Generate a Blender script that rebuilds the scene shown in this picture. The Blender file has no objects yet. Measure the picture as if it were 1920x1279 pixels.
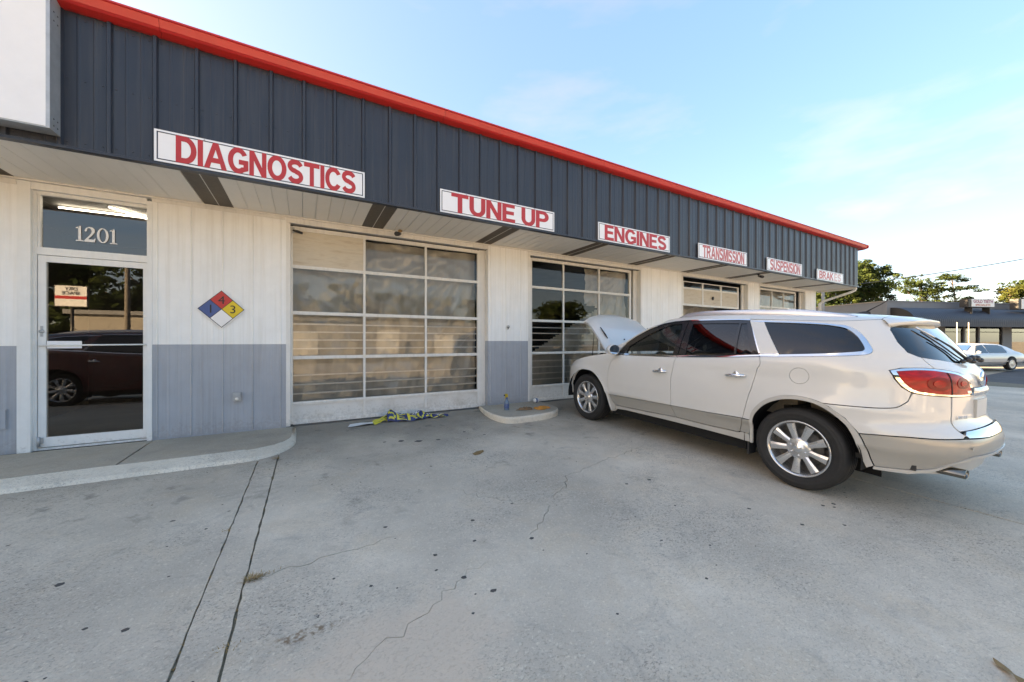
import bpy, bmesh, math, random
import numpy as np
from mathutils import Vector, Matrix, geometry
R_ = math.radians
scene = bpy.context.scene
col = scene.collection

# ---------------------------------------------------------------- camera, sky, sun, exposure
cam_d = bpy.data.cameras.new("camera")
cam_d.sensor_width = 36.0
cam_d.lens = 36.0 * 690.0 / 1920.0
cam_d.clip_start = 0.05
cam_d.clip_end = 3000.0
cam = bpy.data.objects.new("camera", cam_d)
cam.location = (0, 0, 1.25)
cam.rotation_euler = (R_(90), 0, R_(-29.4))
col.objects.link(cam)
scene.camera = cam

SUN_EL, SUN_AZ = 14.5, -64.0          # degrees; azimuth from +Y towards +X
world = bpy.data.worlds.new("World")
scene.world = world
world.use_nodes = True
wn, wl = world.node_tree.nodes, world.node_tree.links
wn.clear()
w_out = wn.new("ShaderNodeOutputWorld")
w_bg = wn.new("ShaderNodeBackground")
w_sky = wn.new("ShaderNodeTexSky")
w_sky.sky_type = 'NISHITA'
w_sky.sun_disc = False
w_sky.sun_elevation = R_(SUN_EL)
w_sky.sun_rotation = R_(SUN_AZ)
w_sky.air_density = 0.65
w_sky.dust_density = 1.3
w_sky.ozone_density = 1.8
w_bg.inputs["Strength"].default_value = 0.125
# thin wisps of high cloud
w_tc = wn.new("ShaderNodeTexCoord")
w_map = wn.new("ShaderNodeMapping")
w_map.inputs["Scale"].default_value = (1.2, 1.6, 5.0)
w_map.inputs["Location"].default_value = (0.35, 0.2, 0.1)
w_noi = wn.new("ShaderNodeTexNoise")
w_noi.inputs["Scale"].default_value = 1.7
w_noi.inputs["Detail"].default_value = 7.0
w_noi.inputs["Roughness"].default_value = 0.55
w_ramp = wn.new("ShaderNodeValToRGB")
w_ramp.color_ramp.elements[0].position = 0.50
w_ramp.color_ramp.elements[0].color = (0, 0, 0, 1)
w_ramp.color_ramp.elements[1].position = 0.80
w_ramp.color_ramp.elements[1].color = (0.42, 0.42, 0.42, 1)
w_bw = wn.new("ShaderNodeRGBToBW")
w_mul = wn.new("ShaderNodeVectorMath"); w_mul.operation = 'SCALE'; w_mul.inputs["Scale"].default_value = 1.4
w_mix = wn.new("ShaderNodeMixRGB")
wl.new(w_tc.outputs["Generated"], w_map.inputs["Vector"])
wl.new(w_map.outputs["Vector"], w_noi.inputs["Vector"])
wl.new(w_noi.outputs["Fac"], w_ramp.inputs["Fac"])
# even out the range between zenith and horizon over the whole dome
w_gam = wn.new("ShaderNodeGamma"); w_gam.inputs["Gamma"].default_value = 0.42
w_hsv = wn.new("ShaderNodeHueSaturation"); w_hsv.inputs["Saturation"].default_value = 2.0; w_hsv.inputs["Hue"].default_value = 0.512
wl.new(w_sky.outputs["Color"], w_gam.inputs["Color"])
wl.new(w_gam.outputs["Color"], w_hsv.inputs["Color"])
wl.new(w_hsv.outputs["Color"], w_bw.inputs["Color"])
wl.new(w_bw.outputs["Val"], w_mul.inputs[0])
wl.new(w_ramp.outputs["Color"], w_mix.inputs["Fac"])
wl.new(w_hsv.outputs["Color"], w_mix.inputs["Color1"])
wl.new(w_mul.outputs["Vector"], w_mix.inputs["Color2"])
wl.new(w_mix.outputs["Color"], w_bg.inputs["Color"])
wl.new(w_bg.outputs["Background"], w_out.inputs["Surface"])

sun_d = bpy.data.lights.new("sun", 'SUN')
sun_d.energy = 5.0
sun_d.angle = R_(0.5)
sun_d.color = (1.0, 0.86, 0.68)
sun = bpy.data.objects.new("sun", sun_d)
_sd = Vector((math.cos(R_(SUN_EL)) * math.sin(R_(SUN_AZ)), math.cos(R_(SUN_EL)) * math.cos(R_(SUN_AZ)), math.sin(R_(SUN_EL))))
sun.rotation_euler = (-_sd).to_track_quat('-Z', 'Y').to_euler()
sun.location = (20, 20, 30)
col.objects.link(sun)

vs = scene.view_settings
vs.view_transform = 'Standard'
vs.look = 'None'
vs.gamma = 1.0
vs.exposure = 3.36
vs.use_white_balance = True
vs.white_balance_temperature = 9900
vs.white_balance_tint = 13
vs.use_curve_mapping = False
scene.cycles.max_bounces = 10
scene.cycles.transparent_max_bounces = 16
scene.cycles.glossy_bounces = 4

# ---------------------------------------------------------------- helpers
random.seed(7)
rng = np.random.default_rng(7)
MATS = {}

def _node(nt, typ, **kw):
    n = nt.nodes.new(typ)
    for k, v in kw.items():
        if k in n.inputs.keys():
            n.inputs[k].default_value = v
        else:
            setattr(n, k, v)
    return n

def mat(name, color, rough=0.6, metal=0.0, var=0.0, vscale=4.0, var2=None, bump=0.0, bscale=60.0, spec=0.5, coat=0.0,
        streak=None, tint=None, aniso=None, trans=0.0, alpha=1.0, stretch=(1, 1, 1), rvar=0.0):
    """Principled material: base colour modulated by object-space noise, optional fine bump and vertical dirt streaks."""
    m = bpy.data.materials.new(name)
    m.use_nodes = True
    nt = m.node_tree
    b = nt.nodes["Principled BSDF"]
    b.inputs["Roughness"].default_value = rough
    b.inputs["Metallic"].default_value = metal
    b.inputs["Specular IOR Level"].default_value = spec
    b.inputs["Coat Weight"].default_value = coat
    b.inputs["Coat Roughness"].default_value = 0.04
    b.inputs["Transmission Weight"].default_value = trans
    b.inputs["Alpha"].default_value = alpha
    c4 = (color[0], color[1], color[2], 1)
    b.inputs["Base Color"].default_value = c4
    L = nt.links
    geo = _node(nt, "ShaderNodeNewGeometry")
    mp = _node(nt, "ShaderNodeMapping")
    mp.inputs["Scale"].default_value = stretch
    L.new(geo.outputs["Position"], mp.inputs["Vector"])
    last = None
    if var > 0:
        n1 = _node(nt, "ShaderNodeTexNoise", Scale=vscale, Detail=8.0, Roughness=0.65)
        L.new(mp.outputs["Vector"], n1.inputs["Vector"])
        r = _node(nt, "ShaderNodeMapRange")
        r.inputs["From Min"].default_value = 0.3; r.inputs["From Max"].default_value = 0.7
        r.inputs["To Min"].default_value = 1 - var; r.inputs["To Max"].default_value = 1 + var
        L.new(n1.outputs["Fac"], r.inputs["Value"])
        mx = _node(nt, "ShaderNodeVectorMath", operation='SCALE')
        mx.inputs[0].default_value = color
        L.new(r.outputs["Result"], mx.inputs["Scale"])
        last = mx.outputs["Vector"]
        if rvar > 0:
            rr = _node(nt, "ShaderNodeMapRange")
            rr.inputs["From Min"].default_value = 0.3; rr.inputs["From Max"].default_value = 0.7
            rr.inputs["To Min"].default_value = rough - rvar; rr.inputs["To Max"].default_value = rough + rvar
            L.new(n1.outputs["Fac"], rr.inputs["Value"]); L.new(rr.outputs["Result"], b.inputs["Roughness"])
    if tint is not None:          # (colour, scale, low, high): second large patchy tone
        tc, ts, lo, hi = tint
        n2 = _node(nt, "ShaderNodeTexNoise", Scale=ts, Detail=6.0, Roughness=0.6)
        L.new(mp.outputs["Vector"], n2.inputs["Vector"])
        r = _node(nt, "ShaderNodeMapRange")
        r.inputs["From Min"].default_value = lo; r.inputs["From Max"].default_value = hi
        L.new(n2.outputs["Fac"], r.inputs["Value"])
        mx = _node(nt, "ShaderNodeMixRGB")
        if last is not None: L.new(last, mx.inputs["Color1"])
        else: mx.inputs["Color1"].default_value = c4
        mx.inputs["Color2"].default_value = (tc[0], tc[1], tc[2], 1)
        L.new(r.outputs["Result"], mx.inputs["Fac"])
        last = mx.outputs["Color"]
    if streak is not None:        # (colour, amount): dirt running down the wall
        sc, am = streak
        mp2 = _node(nt, "ShaderNodeMapping")
        mp2.inputs["Scale"].default_value = (22, 22, 0.7)
        L.new(geo.outputs["Position"], mp2.inputs["Vector"])
        n3 = _node(nt, "ShaderNodeTexNoise", Scale=1.0, Detail=5.0, Roughness=0.6)
        L.new(mp2.outputs["Vector"], n3.inputs["Vector"])
        r = _node(nt, "ShaderNodeMapRange")
        r.inputs["From Min"].default_value = 0.48; r.inputs["From Max"].default_value = 0.8
        r.inputs["To Max"].default_value = am
        L.new(n3.outputs["Fac"], r.inputs["Value"])
        mx = _node(nt, "ShaderNodeMixRGB")
        if last is not None: L.new(last, mx.inputs["Color1"])
        else: mx.inputs["Color1"].default_value = c4
        mx.inputs["Color2"].default_value = (sc[0], sc[1], sc[2], 1)
        L.new(r.outputs["Result"], mx.inputs["Fac"])
        last = mx.outputs["Color"]
    if last is not None:
        L.new(last, b.inputs["Base Color"])
    if bump > 0:
        n4 = _node(nt, "ShaderNodeTexNoise", Scale=bscale, Detail=5.0, Roughness=0.6)
        L.new(mp.outputs["Vector"], n4.inputs["Vector"])
        bp = _node(nt, "ShaderNodeBump", Strength=bump, Distance=0.01)
        L.new(n4.outputs["Fac"], bp.inputs["Height"])
        L.new(bp.outputs["Normal"], b.inputs["Normal"])
    MATS[name] = m
    return m

def glass_mat(name, tint=(0.85, 0.9, 0.88), refl=1.0, ior=1.5, rough=0.0):
    """Thin pane: see-through plus Fresnel mirror."""
    m = bpy.data.materials.new(name)
    m.use_nodes = True
    nt = m.node_tree
    nt.nodes.clear()
    out = _node(nt, "ShaderNodeOutputMaterial")
    tr = _node(nt, "ShaderNodeBsdfTransparent"); tr.inputs["Color"].default_value = (*tint, 1)
    gl = _node(nt, "ShaderNodeBsdfGlossy", Roughness=rough); gl.inputs["Color"].default_value = (1, 1, 1, 1)
    fr = _node(nt, "ShaderNodeFresnel", IOR=ior)
    mu = _node(nt, "ShaderNodeMath", operation='MULTIPLY', use_clamp=True); mu.inputs[1].default_value = refl
    mx = _node(nt, "ShaderNodeMixShader")
    nt.links.new(fr.outputs[0], mu.inputs[0]); nt.links.new(mu.outputs[0], mx.inputs[0])
    nt.links.new(tr.outputs[0], mx.inputs[1]); nt.links.new(gl.outputs[0], mx.inputs[2])
    nt.links.new(mx.outputs[0], out.inputs["Surface"])
    MATS[name] = m
    return m

class MB:
    """Collects faces for ONE mesh object."""
    def __init__(s): s.v = []; s.f = []; s.m = []; s.sm = []
    def add(s, verts, faces, mi=0, smooth=False):
        o = len(s.v); s.v += [tuple(v) for v in verts]
        for f in faces:
            s.f.append(tuple(i + o for i in f)); s.m.append(mi); s.sm.append(smooth)
        return s
    def box(s, x0, x1, y0, y1, z0, z1, mi=0):
        return s.add([(x0,y0,z0),(x1,y0,z0),(x1,y1,z0),(x0,y1,z0),(x0,y0,z1),(x1,y0,z1),(x1,y1,z1),(x0,y1,z1)],
                     [(3,2,1,0),(4,5,6,7),(0,1,5,4),(1,2,6,5),(2,3,7,6),(3,0,4,7)], mi)
    def prism(s, poly, d, mi=0, smooth=False):
        """poly: 3D points in order; d: extrude vector."""
        n = len(poly); P = [Vector(p) for p in poly]; d = Vector(d)
        vs_ = P + [p + d for p in P]
        fs = [tuple(range(n))[::-1], tuple(range(n, 2*n))] + [(i, (i+1) % n, n + (i+1) % n, n + i) for i in range(n)]
        return s.add(vs_, fs, mi, smooth)
    def tube(s, pts, r, seg=8, mi=0, caps=True, smooth=True):
        pts = [Vector(p) for p in pts]; rs = r if hasattr(r, '__len__') else [r]*len(pts)
        vs_ = []; prev = None
        for i, p in enumerate(pts):
            t = (pts[min(i+1, len(pts)-1)] - pts[max(i-1, 0)]).normalized()
            if prev is None:
                a = Vector((0,0,1)) if abs(t.z) < .9 else Vector((1,0,0))
                u = t.cross(a).normalized()
            else:
                u = (prev - t * prev.dot(t)).normalized()
            prev = u; w = t.cross(u)
            vs_ += [p + (u*math.cos(k*2*math.pi/seg) + w*math.sin(k*2*math.pi/seg))*rs[i] for k in range(seg)]
        fs = []
        for i in range(len(pts)-1):
            for k in range(seg):
                k2 = (k+1) % seg
                fs.append((i*seg+k, i*seg+k2, (i+1)*seg+k2, (i+1)*seg+k))
        s.add(vs_, fs, mi, smooth)
        if caps:
            o = len(s.v) - len(vs_)
            s.f.append(tuple(o+k for k in range(seg))[::-1]); s.m.append(mi); s.sm.append(False)
            o2 = o + (len(pts)-1)*seg
            s.f.append(tuple(o2+k for k in range(seg))); s.m.append(mi); s.sm.append(False)
        return s
    def lathe(s, prof, seg=24, axis='z', mi=0, smooth=True, c=(0,0,0)):
        """prof: (radius, height) pairs."""
        vs_ = []
        for r, h in prof:
            for k in range(seg):
                a = 2*math.pi*k/seg; x, y = r*math.cos(a), r*math.sin(a)
                q = (x, y, h) if axis == 'z' else ((h, x, y) if axis == 'x' else (y, h, x))
                vs_.append((q[0]+c[0], q[1]+c[1], q[2]+c[2]))
        fs = []
        for i in range(len(prof)-1):
            for k in range(seg):
                k2 = (k+1) % seg
                fs.append((i*seg+k, i*seg+k2, (i+1)*seg+k2, (i+1)*seg+k))
        return s.add(vs_, fs, mi, smooth)
    def grid(s, P, mi=0, smooth=True, flip=False):
        n, m_ = len(P), len(P[0])
        vs_ = [p for row in P for p in row]
        fs = []
        for i in range(n-1):
            for j in range(m_-1):
                q = (i*m_+j, i*m_+j+1, (i+1)*m_+j+1, (i+1)*m_+j)
                fs.append(q[::-1] if flip else q)
        return s.add(vs_, fs, mi, smooth)
    def mesh(s, name, mats):
        me = bpy.data.meshes.new(name)
        me.from_pydata([tuple(v) for v in s.v], [], s.f)
        for m in (mats if isinstance(mats, (list, tuple)) else [mats]):
            me.materials.append(MATS[m] if isinstance(m, str) else m)
        me.polygons.foreach_set("material_index", s.m)
        me.polygons.foreach_set("use_smooth", s.sm)
        me.update()
        return me

def obj(name, mb, mats=None, parent=None, loc=None, rot=None, label=None):
    me = mb.mesh(name, mats) if isinstance(mb, MB) else mb
    o = bpy.data.objects.new(name, me)
    col.objects.link(o)
    if parent is not None: o.parent = parent
    if loc is not None: o.location = loc
    if rot is not None: o.rotation_euler = rot
    if label: o["label"] = label
    return o

def tag(o, label, cat, group=None):
    o["label"] = label; o["category"] = cat
    if group: o["group"] = group
    return o

def thing(name, label, cat, loc=(0,0,0), rotz=0.0, group=None):
    o = bpy.data.objects.new(name, None)
    o.empty_display_size = 0.2
    col.objects.link(o)
    o.location = loc; o.rotation_euler = (0, 0, rotz)
    return tag(o, label, cat, group)

def struct(name, mb, mats, parent=None):
    o = obj(name, mb, mats, parent)
    if parent is None: o["kind"] = "structure"
    return o

def text_mesh(name, body, size, mat_name, extrude=0.002, bold=0.0, xs=1.0, spacing=1.0):
    """Lettering as mesh lying in XZ (facing -Y), origin at lower left; returns (mesh, width, height)."""
    cu = bpy.data.curves.new(name, 'FONT')
    cu.body = body; cu.size = size; cu.extrude = extrude; cu.offset = bold; cu.space_character = spacing
    cu.resolution_u = 6
    t = bpy.data.objects.new(name, cu)
    col.objects.link(t)
    bpy.context.view_layer.update()
    dg = bpy.context.evaluated_depsgraph_get()
    me = bpy.data.meshes.new_from_object(t.evaluated_get(dg))
    bpy.data.objects.remove(t); bpy.data.curves.remove(cu)
    n = len(me.vertices); a = np.zeros(n*3); me.vertices.foreach_get("co", a); a = a.reshape(-1, 3)
    mn, mx = a.min(0), a.max(0)
    w, h = (mx[0]-mn[0])*xs, mx[1]-mn[1]
    b = np.stack([(a[:,0]-mn[0])*xs, -a[:,2], a[:,1]-mn[1]], 1)
    me.vertices.foreach_set("co", b.ravel()); me.update()
    me.name = name
    me.materials.clear(); me.materials.append(MATS[mat_name])
    return me, w, h

def _arc(cx_, cz_, rx, rz, a0, a1, n=14):
    return [(cx_+rx*math.cos(R_(a0+(a1-a0)*i/n)), cz_+rz*math.sin(R_(a0+(a1-a0)*i/n))) for i in range(n+1)]
def _stroke(pts, t0, t1):
    P_ = [np.array(p) for p in pts]; L_, Rr = [], []
    for i, p in enumerate(P_):
        d = P_[min(i+1, len(P_)-1)]-P_[max(i-1, 0)]; d = d/np.linalg.norm(d); n = np.array([-d[1], d[0]])
        t = t0 + (t1-t0)*abs(d[0])
        L_.append(tuple(p+n*t/2)); Rr.append(tuple(p-n*t/2))
    return L_+Rr[::-1]
GLYPH = {
 "I": (.20, [[(0,0),(0,1),(.2,1),(.2,0)]]),
 "T": (.82, [[(0,1),(0,.83),(.31,.83),(.31,0),(.51,0),(.51,.83),(.82,.83),(.82,1)]]),
 "E": (.70, [[(0,0),(0,1),(.68,1),(.68,.83),(.2,.83),(.2,.6),(.63,.6),(.63,.43),(.2,.43),(.2,.17),(.70,.17),(.70,0)]]),
 "N": (.80, [[(0,0),(0,1),(.2,1),(.61,.33),(.61,1),(.8,1),(.8,0),(.6,0),(.19,.66),(.19,0)]]),
 "A": (.98, [[(0,0),(.38,1),(.60,1),(.98,0),(.77,0),(.69,.23),(.29,.23),(.21,0)], [(.35,.40),(.49,.79),(.63,.40)]]),
 "M": (.95, [[(0,0),(0,1),(.29,1),(.475,.32),(.66,1),(.95,1),(.95,0),(.77,0),(.77,.78),(.56,0),(.385,0),(.18,.78),(.18,0)]]),
 "K": (.88, [[(0,0),(0,1),(.2,1),(.2,.56),(.58,1),(.85,1),(.48,.60),(.88,0),(.62,0),(.34,.46),(.2,.31),(.2,0)]]),
 "U": (.80, [[(0,1)]+_arc(.4,.385,.4,.40,180,360)+[(.8,1),(.6,1)]+_arc(.4,.385,.2,.215,360,180)+[(.2,1)]]),
 "D": (.84, [[(0,0),(0,1)]+_arc(.38,.5,.46,.5,90,-90), [(.2,.17),(.2,.83)]+_arc(.36,.5,.27,.33,90,-90)]),
 "O": (.94, [_arc(.47,.5,.47,.515,0,345,23), _arc(.47,.5,.26,.34,0,345,23)]),
 "C": (.88, [_arc(.46,.5,.46,.515,33,327,26)+_arc(.46,.5,.255,.34,322,38,22)]),
 "G": (.92, [_arc(.46,.5,.46,.515,33,305,24)+[(.92,.15),(.92,.53),(.50,.53),(.50,.365),(.72,.365),(.72,.245)]+_arc(.46,.5,.255,.34,308,38,22)]),
 "P": (.78, [[(0,0),(0,1)]+_arc(.44,.69,.34,.31,90,-90)+[(.2,.38),(.2,0)], [(.2,.55),(.2,.83)]+_arc(.42,.69,.15,.14,90,-90)]),
 "R": (.88, [[(0,0),(0,1)]+_arc(.48,.72,.33,.28,90,-75)+[(.64,.36),(.88,0),(.64,0),(.43,.34),(.36,.41),(.30,.42),(.2,.42),(.2,0)], [(.2,.57),(.2,.83)]+_arc(.46,.70,.14,.13,90,-90)]),
 "B": (.82, [[(0,0),(0,1)]+_arc(.44,.745,.33,.255,90,-58)+_arc(.46,.285,.36,.285,50,-90), [(.2,.60),(.2,.84)]+_arc(.42,.72,.13,.12,90,-90), [(.2,.16),(.2,.44)]+_arc(.44,.30,.16,.14,90,-90)]),
 "S": (.80, [_stroke([(.40+.295*math.cos(R_(a)), .722+.192*math.sin(R_(a))) for a in range(15, 276, 12)]+[(.40+.305*math.cos(R_(a)), .292+.205*math.sin(R_(a))) for a in range(80, -166, -12)], .20, .185)]),
}
def glyph_mesh(word, m, extrude=.001, gap=.10):
    cu = bpy.data.curves.new("lettering", 'CURVE'); cu.dimensions = '2D'; cu.fill_mode = 'BOTH'; cu.extrude = extrude; cu.offset = .014
    x = 0
    for ch in word:
        w, loops = GLYPH[ch]
        for lp in loops:
            sp = cu.splines.new('POLY'); sp.points.add(len(lp)-1); sp.use_cyclic_u = True
            for i, (a, b) in enumerate(lp): sp.points[i].co = (x+a, b, 0, 1)
        x += w+gap
    t = bpy.data.objects.new("lettering", cu); col.objects.link(t); bpy.context.view_layer.update()
    me = bpy.data.meshes.new_from_object(t.evaluated_get(bpy.context.evaluated_depsgraph_get()))
    bpy.data.objects.remove(t); bpy.data.curves.remove(cu)
    a = np.zeros(len(me.vertices)*3); me.vertices.foreach_get("co", a); a = a.reshape(-1, 3)
    me.vertices.foreach_set("co", np.stack([a[:,0], -a[:,2], a[:,1]], 1).ravel()); me.update()
    me.materials.clear(); me.materials.append(MATS[m]); me.name = "lettering"
    return me, x-gap, 1.0

def scale_mesh(me, sx, sz):
    a = np.zeros(len(me.vertices)*3); me.vertices.foreach_get("co", a); a = a.reshape(-1, 3)
    a[:,0] *= sx; a[:,2] *= sz
    me.vertices.foreach_set("co", a.ravel()); me.update()

def in_poly(pts, poly):
    pts = np.asarray(pts); poly = np.asarray(poly); x, y = pts[:,0], pts[:,1]
    ins = np.zeros(len(pts), bool); n = len(poly); j = n-1
    for i in range(n):
        xi, yi = poly[i]; xj, yj = poly[j]
        c = ((yi > y) != (yj > y)) & (x < (xj-xi)*(y-yi)/(yj-yi+1e-15)+xi)
        ins ^= c; j = i
    return ins

def resample(poly, d, closed=True):
    out = []; n = len(poly)
    for i in range(n if closed else n-1):
        a = np.array(poly[i], float); b = np.array(poly[(i+1) % n], float)
        k = max(1, int(math.ceil(np.linalg.norm(b-a)/d)))
        for t in range(k): out.append(tuple(a+(b-a)*t/k))
    if not closed: out.append(tuple(poly[-1]))
    return out

def smooth_poly(poly, it=2, keep=None):
    """Chaikin corner cutting on a closed outline; keep: set of corner indices left sharp."""
    P_ = [(np.array(p, float), (keep is not None and i in keep)) for i, p in enumerate(poly)]
    for _ in range(it):
        Q = []; n = len(P_)
        for i in range(n):
            a, ka = P_[i]; b, kb = P_[(i+1) % n]
            if ka: Q.append((a, True))
            if not ka: Q.append((a*.75+b*.25, False))
            if not kb: Q.append((a*.25+b*.75, False))
        P_ = Q
    return [tuple(p) for p, k in P_]

def spl(pts, n=5):
    """Catmull-Rom through an open polyline."""
    P_ = [np.array(p, float) for p in pts]; out = []
    for i in range(len(P_)-1):
        a, b, c, d = P_[max(i-1, 0)], P_[i], P_[i+1], P_[min(i+2, len(P_)-1)]
        for k in range(n):
            t = k/n; out.append(tuple(.5*((2*b)+(c-a)*t+(2*a-5*b+4*c-d)*t*t+(3*b-a-3*c+d)*t**3)))
    return out + [tuple(P_[-1])]

def cdt(outer, holes=(), step=0.05, edge=0.03):
    """Triangulate a 2D region with holes, with inner points on a grid. Returns verts (N,2), tris, boundary loops."""
    loops = [resample(outer, edge)] + [resample(h, edge) for h in holes]
    vs_, es = [], []
    for lp in loops:
        o = len(vs_); n = len(lp); vs_ += lp; es += [(o+i, o+(i+1) % n) for i in range(n)]
    o_ = np.array(loops[0]); mn, mx = o_.min(0), o_.max(0)
    gx = np.arange(mn[0]+step/2, mx[0], step); gy = np.arange(mn[1]+step/2, mx[1], step)
    if len(gx) and len(gy):
        g = np.stack(np.meshgrid(gx, gy), -1).reshape(-1, 2)
        k = in_poly(g, loops[0])
        for h in loops[1:]: k &= ~in_poly(g, h)
        g = g[k]
        if len(g):
            B = np.array(vs_)
            ok = np.ones(len(g), bool)
            for c0 in range(0, len(g), 2000):
                d = np.sqrt(((g[c0:c0+2000, None]-B[None])**2).sum(-1)).min(1)
                ok[c0:c0+2000] = d > step*.45
            vs_ += [tuple(p) for p in g[ok]]
    r = geometry.delaunay_2d_cdt([Vector(v) for v in vs_], es, [], 0, 1e-6)
    V = np.array([tuple(v) for v in r[0]]); T = np.array([(f[0], f[i], f[i+1]) for f in r[2] for i in range(1, len(f)-1)])
    cen = V[T].mean(1)
    k = in_poly(cen, loops[0])
    for h in loops[1:]: k &= ~in_poly(cen, h)
    T = T[k]
    a, b, c = V[T[:,0]], V[T[:,1]], V[T[:,2]]
    ar = (b[:,0]-a[:,0])*(c[:,1]-a[:,1])-(b[:,1]-a[:,1])*(c[:,0]-a[:,0])
    T[ar < 0] = T[ar < 0][:, ::-1]
    lg = np.maximum(np.maximum(((b-a)**2).sum(1), ((c-b)**2).sum(1)), ((a-c)**2).sum(1))
    T = T[np.abs(ar) > .004*lg]
    # boundary half-edges
    E = {}
    for t in T:
        for i in range(3): E[(t[i], t[(i+1) % 3])] = 1
    bd = [e for e in E if (e[1], e[0]) not in E]
    return V, T, bd

def slab_from_cdt(mb, V3top, V3bot, T, bd, mi=0, mi_side=0, mi_bot=0, smooth=True, bottom=True):
    n = len(V3top)
    mb.add(list(V3top), [tuple(t) for t in T], mi, smooth)
    if bottom:
        mb.add(list(V3bot), [tuple(t[::-1]) for t in T], mi_bot, smooth)
        used = sorted({i for e in bd for i in e}); ix = {v: k for k, v in enumerate(used)}; m = len(used)
        vs_ = [V3top[i] for i in used] + [V3bot[i] for i in used]
        mb.add(vs_, [(ix[b], ix[a], m+ix[a], m+ix[b]) for a, b in bd], mi_side, False)
    return mb
# ---------------------------------------------------------------- materials
mat("white_wall", (0.83, 0.825, 0.805), 0.45, var=0.04, vscale=3, streak=((0.50, 0.45, 0.37), 0.3), bump=0.04, bscale=30)
mat("gray_wall", (0.35, 0.375, 0.41), 0.45, var=0.07, vscale=3, streak=((0.20, 0.20, 0.195), 0.4), bump=0.05, bscale=30)
mat("navy_metal", (0.022, 0.026, 0.037), 0.36, var=0.10, vscale=2.5, streak=((0.07, 0.07, 0.07), 0.45), rvar=0.06, spec=0.5)
mat("red_trim", (0.55, 0.026, 0.024), 0.35, var=0.08, vscale=2.0, streak=((0.50, 0.07, 0.05), 0.2))
mat("soffit", (0.84, 0.78, 0.69), 0.55, var=0.05, vscale=1.5, stretch=(1, .6, 1))
mat("vent_brown", (0.16, 0.13, 0.10), 0.6, var=0.12, vscale=20)
mat("white_trim", (0.72, 0.70, 0.66), 0.42, var=0.06, vscale=5, streak=((0.38, 0.33, 0.27), 0.3))
mat("white_alu", (0.78, 0.78, 0.76), 0.38, var=0.04, vscale=6, streak=((0.5, 0.46, 0.4), 0.2))
mat("door_panel", (0.70, 0.68, 0.64), 0.45, var=0.06, vscale=3, tint=((0.45, 0.40, 0.33), 2.2, 0.52, 0.85), bump=0.15, bscale=4)
mat("plywood", (0.60, 0.53, 0.43), 0.65, var=0.14, vscale=3.0, stretch=(1, 1, 6), tint=((0.36, 0.27, 0.18), 3, 0.5, 0.8))
mat("sign_white", (0.80, 0.80, 0.80), 0.30, var=0.025, vscale=6)
mat("sign_navy", (0.02, 0.025, 0.045), 0.4)
mat("sign_red", (0.50, 0.028, 0.030), 0.4, var=0.06, vscale=6)
mat("sign_red_faded", (0.56, 0.15, 0.15), 0.5, var=0.2, vscale=5)
mat("sign_red_pale", (0.62, 0.33, 0.32), 0.5, var=0.2, vscale=6)
mat("sign_red_ghost", (0.70, 0.46, 0.45), 0.5, var=0.1, vscale=6)
mat("nfpa_blue", (0.03, 0.085, 0.26), 0.35); mat("nfpa_red", (0.58, 0.03, 0.03), 0.35)
mat("nfpa_yellow", (0.75, 0.52, 0.03), 0.35); mat("black_print", (0.012, 0.012, 0.014), 0.45)
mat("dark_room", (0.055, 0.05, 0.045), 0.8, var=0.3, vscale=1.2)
mat("room_floor", (0.12, 0.115, 0.105), 0.6, var=0.2, vscale=2)
mat("ceiling_tile", (0.35, 0.35, 0.34), 0.8)
mat("black_rubber", (0.016, 0.016, 0.017), 0.75)
mat("galvanised", (0.42, 0.44, 0.45), 0.45, metal=0.4, var=0.15, vscale=8)
mat("chrome", (0.78, 0.79, 0.80), 0.07, metal=1.0)
mat("dark_plastic", (0.02, 0.02, 0.022), 0.45)
mat("brown_nest", (0.30, 0.19, 0.09), 0.9, var=0.2, vscale=60)
glass_mat("pane_glass", (0.90, 0.90, 0.88), 1.0, 1.5)
glass_mat("door_glass", (0.60, 0.61, 0.61), 2.4, 1.5)
glass_mat("store_glass", (0.35, 0.37, 0.38), 2.6, 1.5)

def splash(name, colr, zc, h):
    m = MATS[name]; nt = m.node_tree; b = nt.nodes["Principled BSDF"]; L = nt.links
    src = b.inputs["Base Color"].links[0].from_socket
    geo = _node(nt, "ShaderNodeNewGeometry"); sx = _node(nt, "ShaderNodeSeparateXYZ"); L.new(geo.outputs["Position"], sx.inputs[0])
    n = _node(nt, "ShaderNodeTexNoise", Scale=24.0, Detail=7.0, Roughness=.75); L.new(geo.outputs["Position"], n.inputs["Vector"])
    r = _node(nt, "ShaderNodeMapRange"); r.inputs["From Min"].default_value = zc; r.inputs["From Max"].default_value = zc+h; r.inputs["To Min"].default_value = .36; r.inputs["To Max"].default_value = .80; L.new(sx.outputs["Z"], r.inputs["Value"])
    g = _node(nt, "ShaderNodeMath", operation='SUBTRACT'); L.new(n.outputs["Fac"], g.inputs[0]); L.new(r.outputs["Result"], g.inputs[1])
    k = _node(nt, "ShaderNodeMapRange"); k.inputs["From Max"].default_value = .10; k.inputs["To Max"].default_value = .25; L.new(g.outputs[0], k.inputs["Value"])
    mx = _node(nt, "ShaderNodeMixRGB"); L.new(k.outputs["Result"], mx.inputs["Fac"]); L.new(src, mx.inputs["Color1"]); mx.inputs["Color2"].default_value = (.22, .19, .155, 1)
    L.new(mx.outputs["Color"], b.inputs["Base Color"])
splash("gray_wall", None, .0, .50); splash("door_panel", None, .0, .55); splash("white_trim", None, -.05, .45); splash("white_alu", None, -.05, .35)
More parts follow.
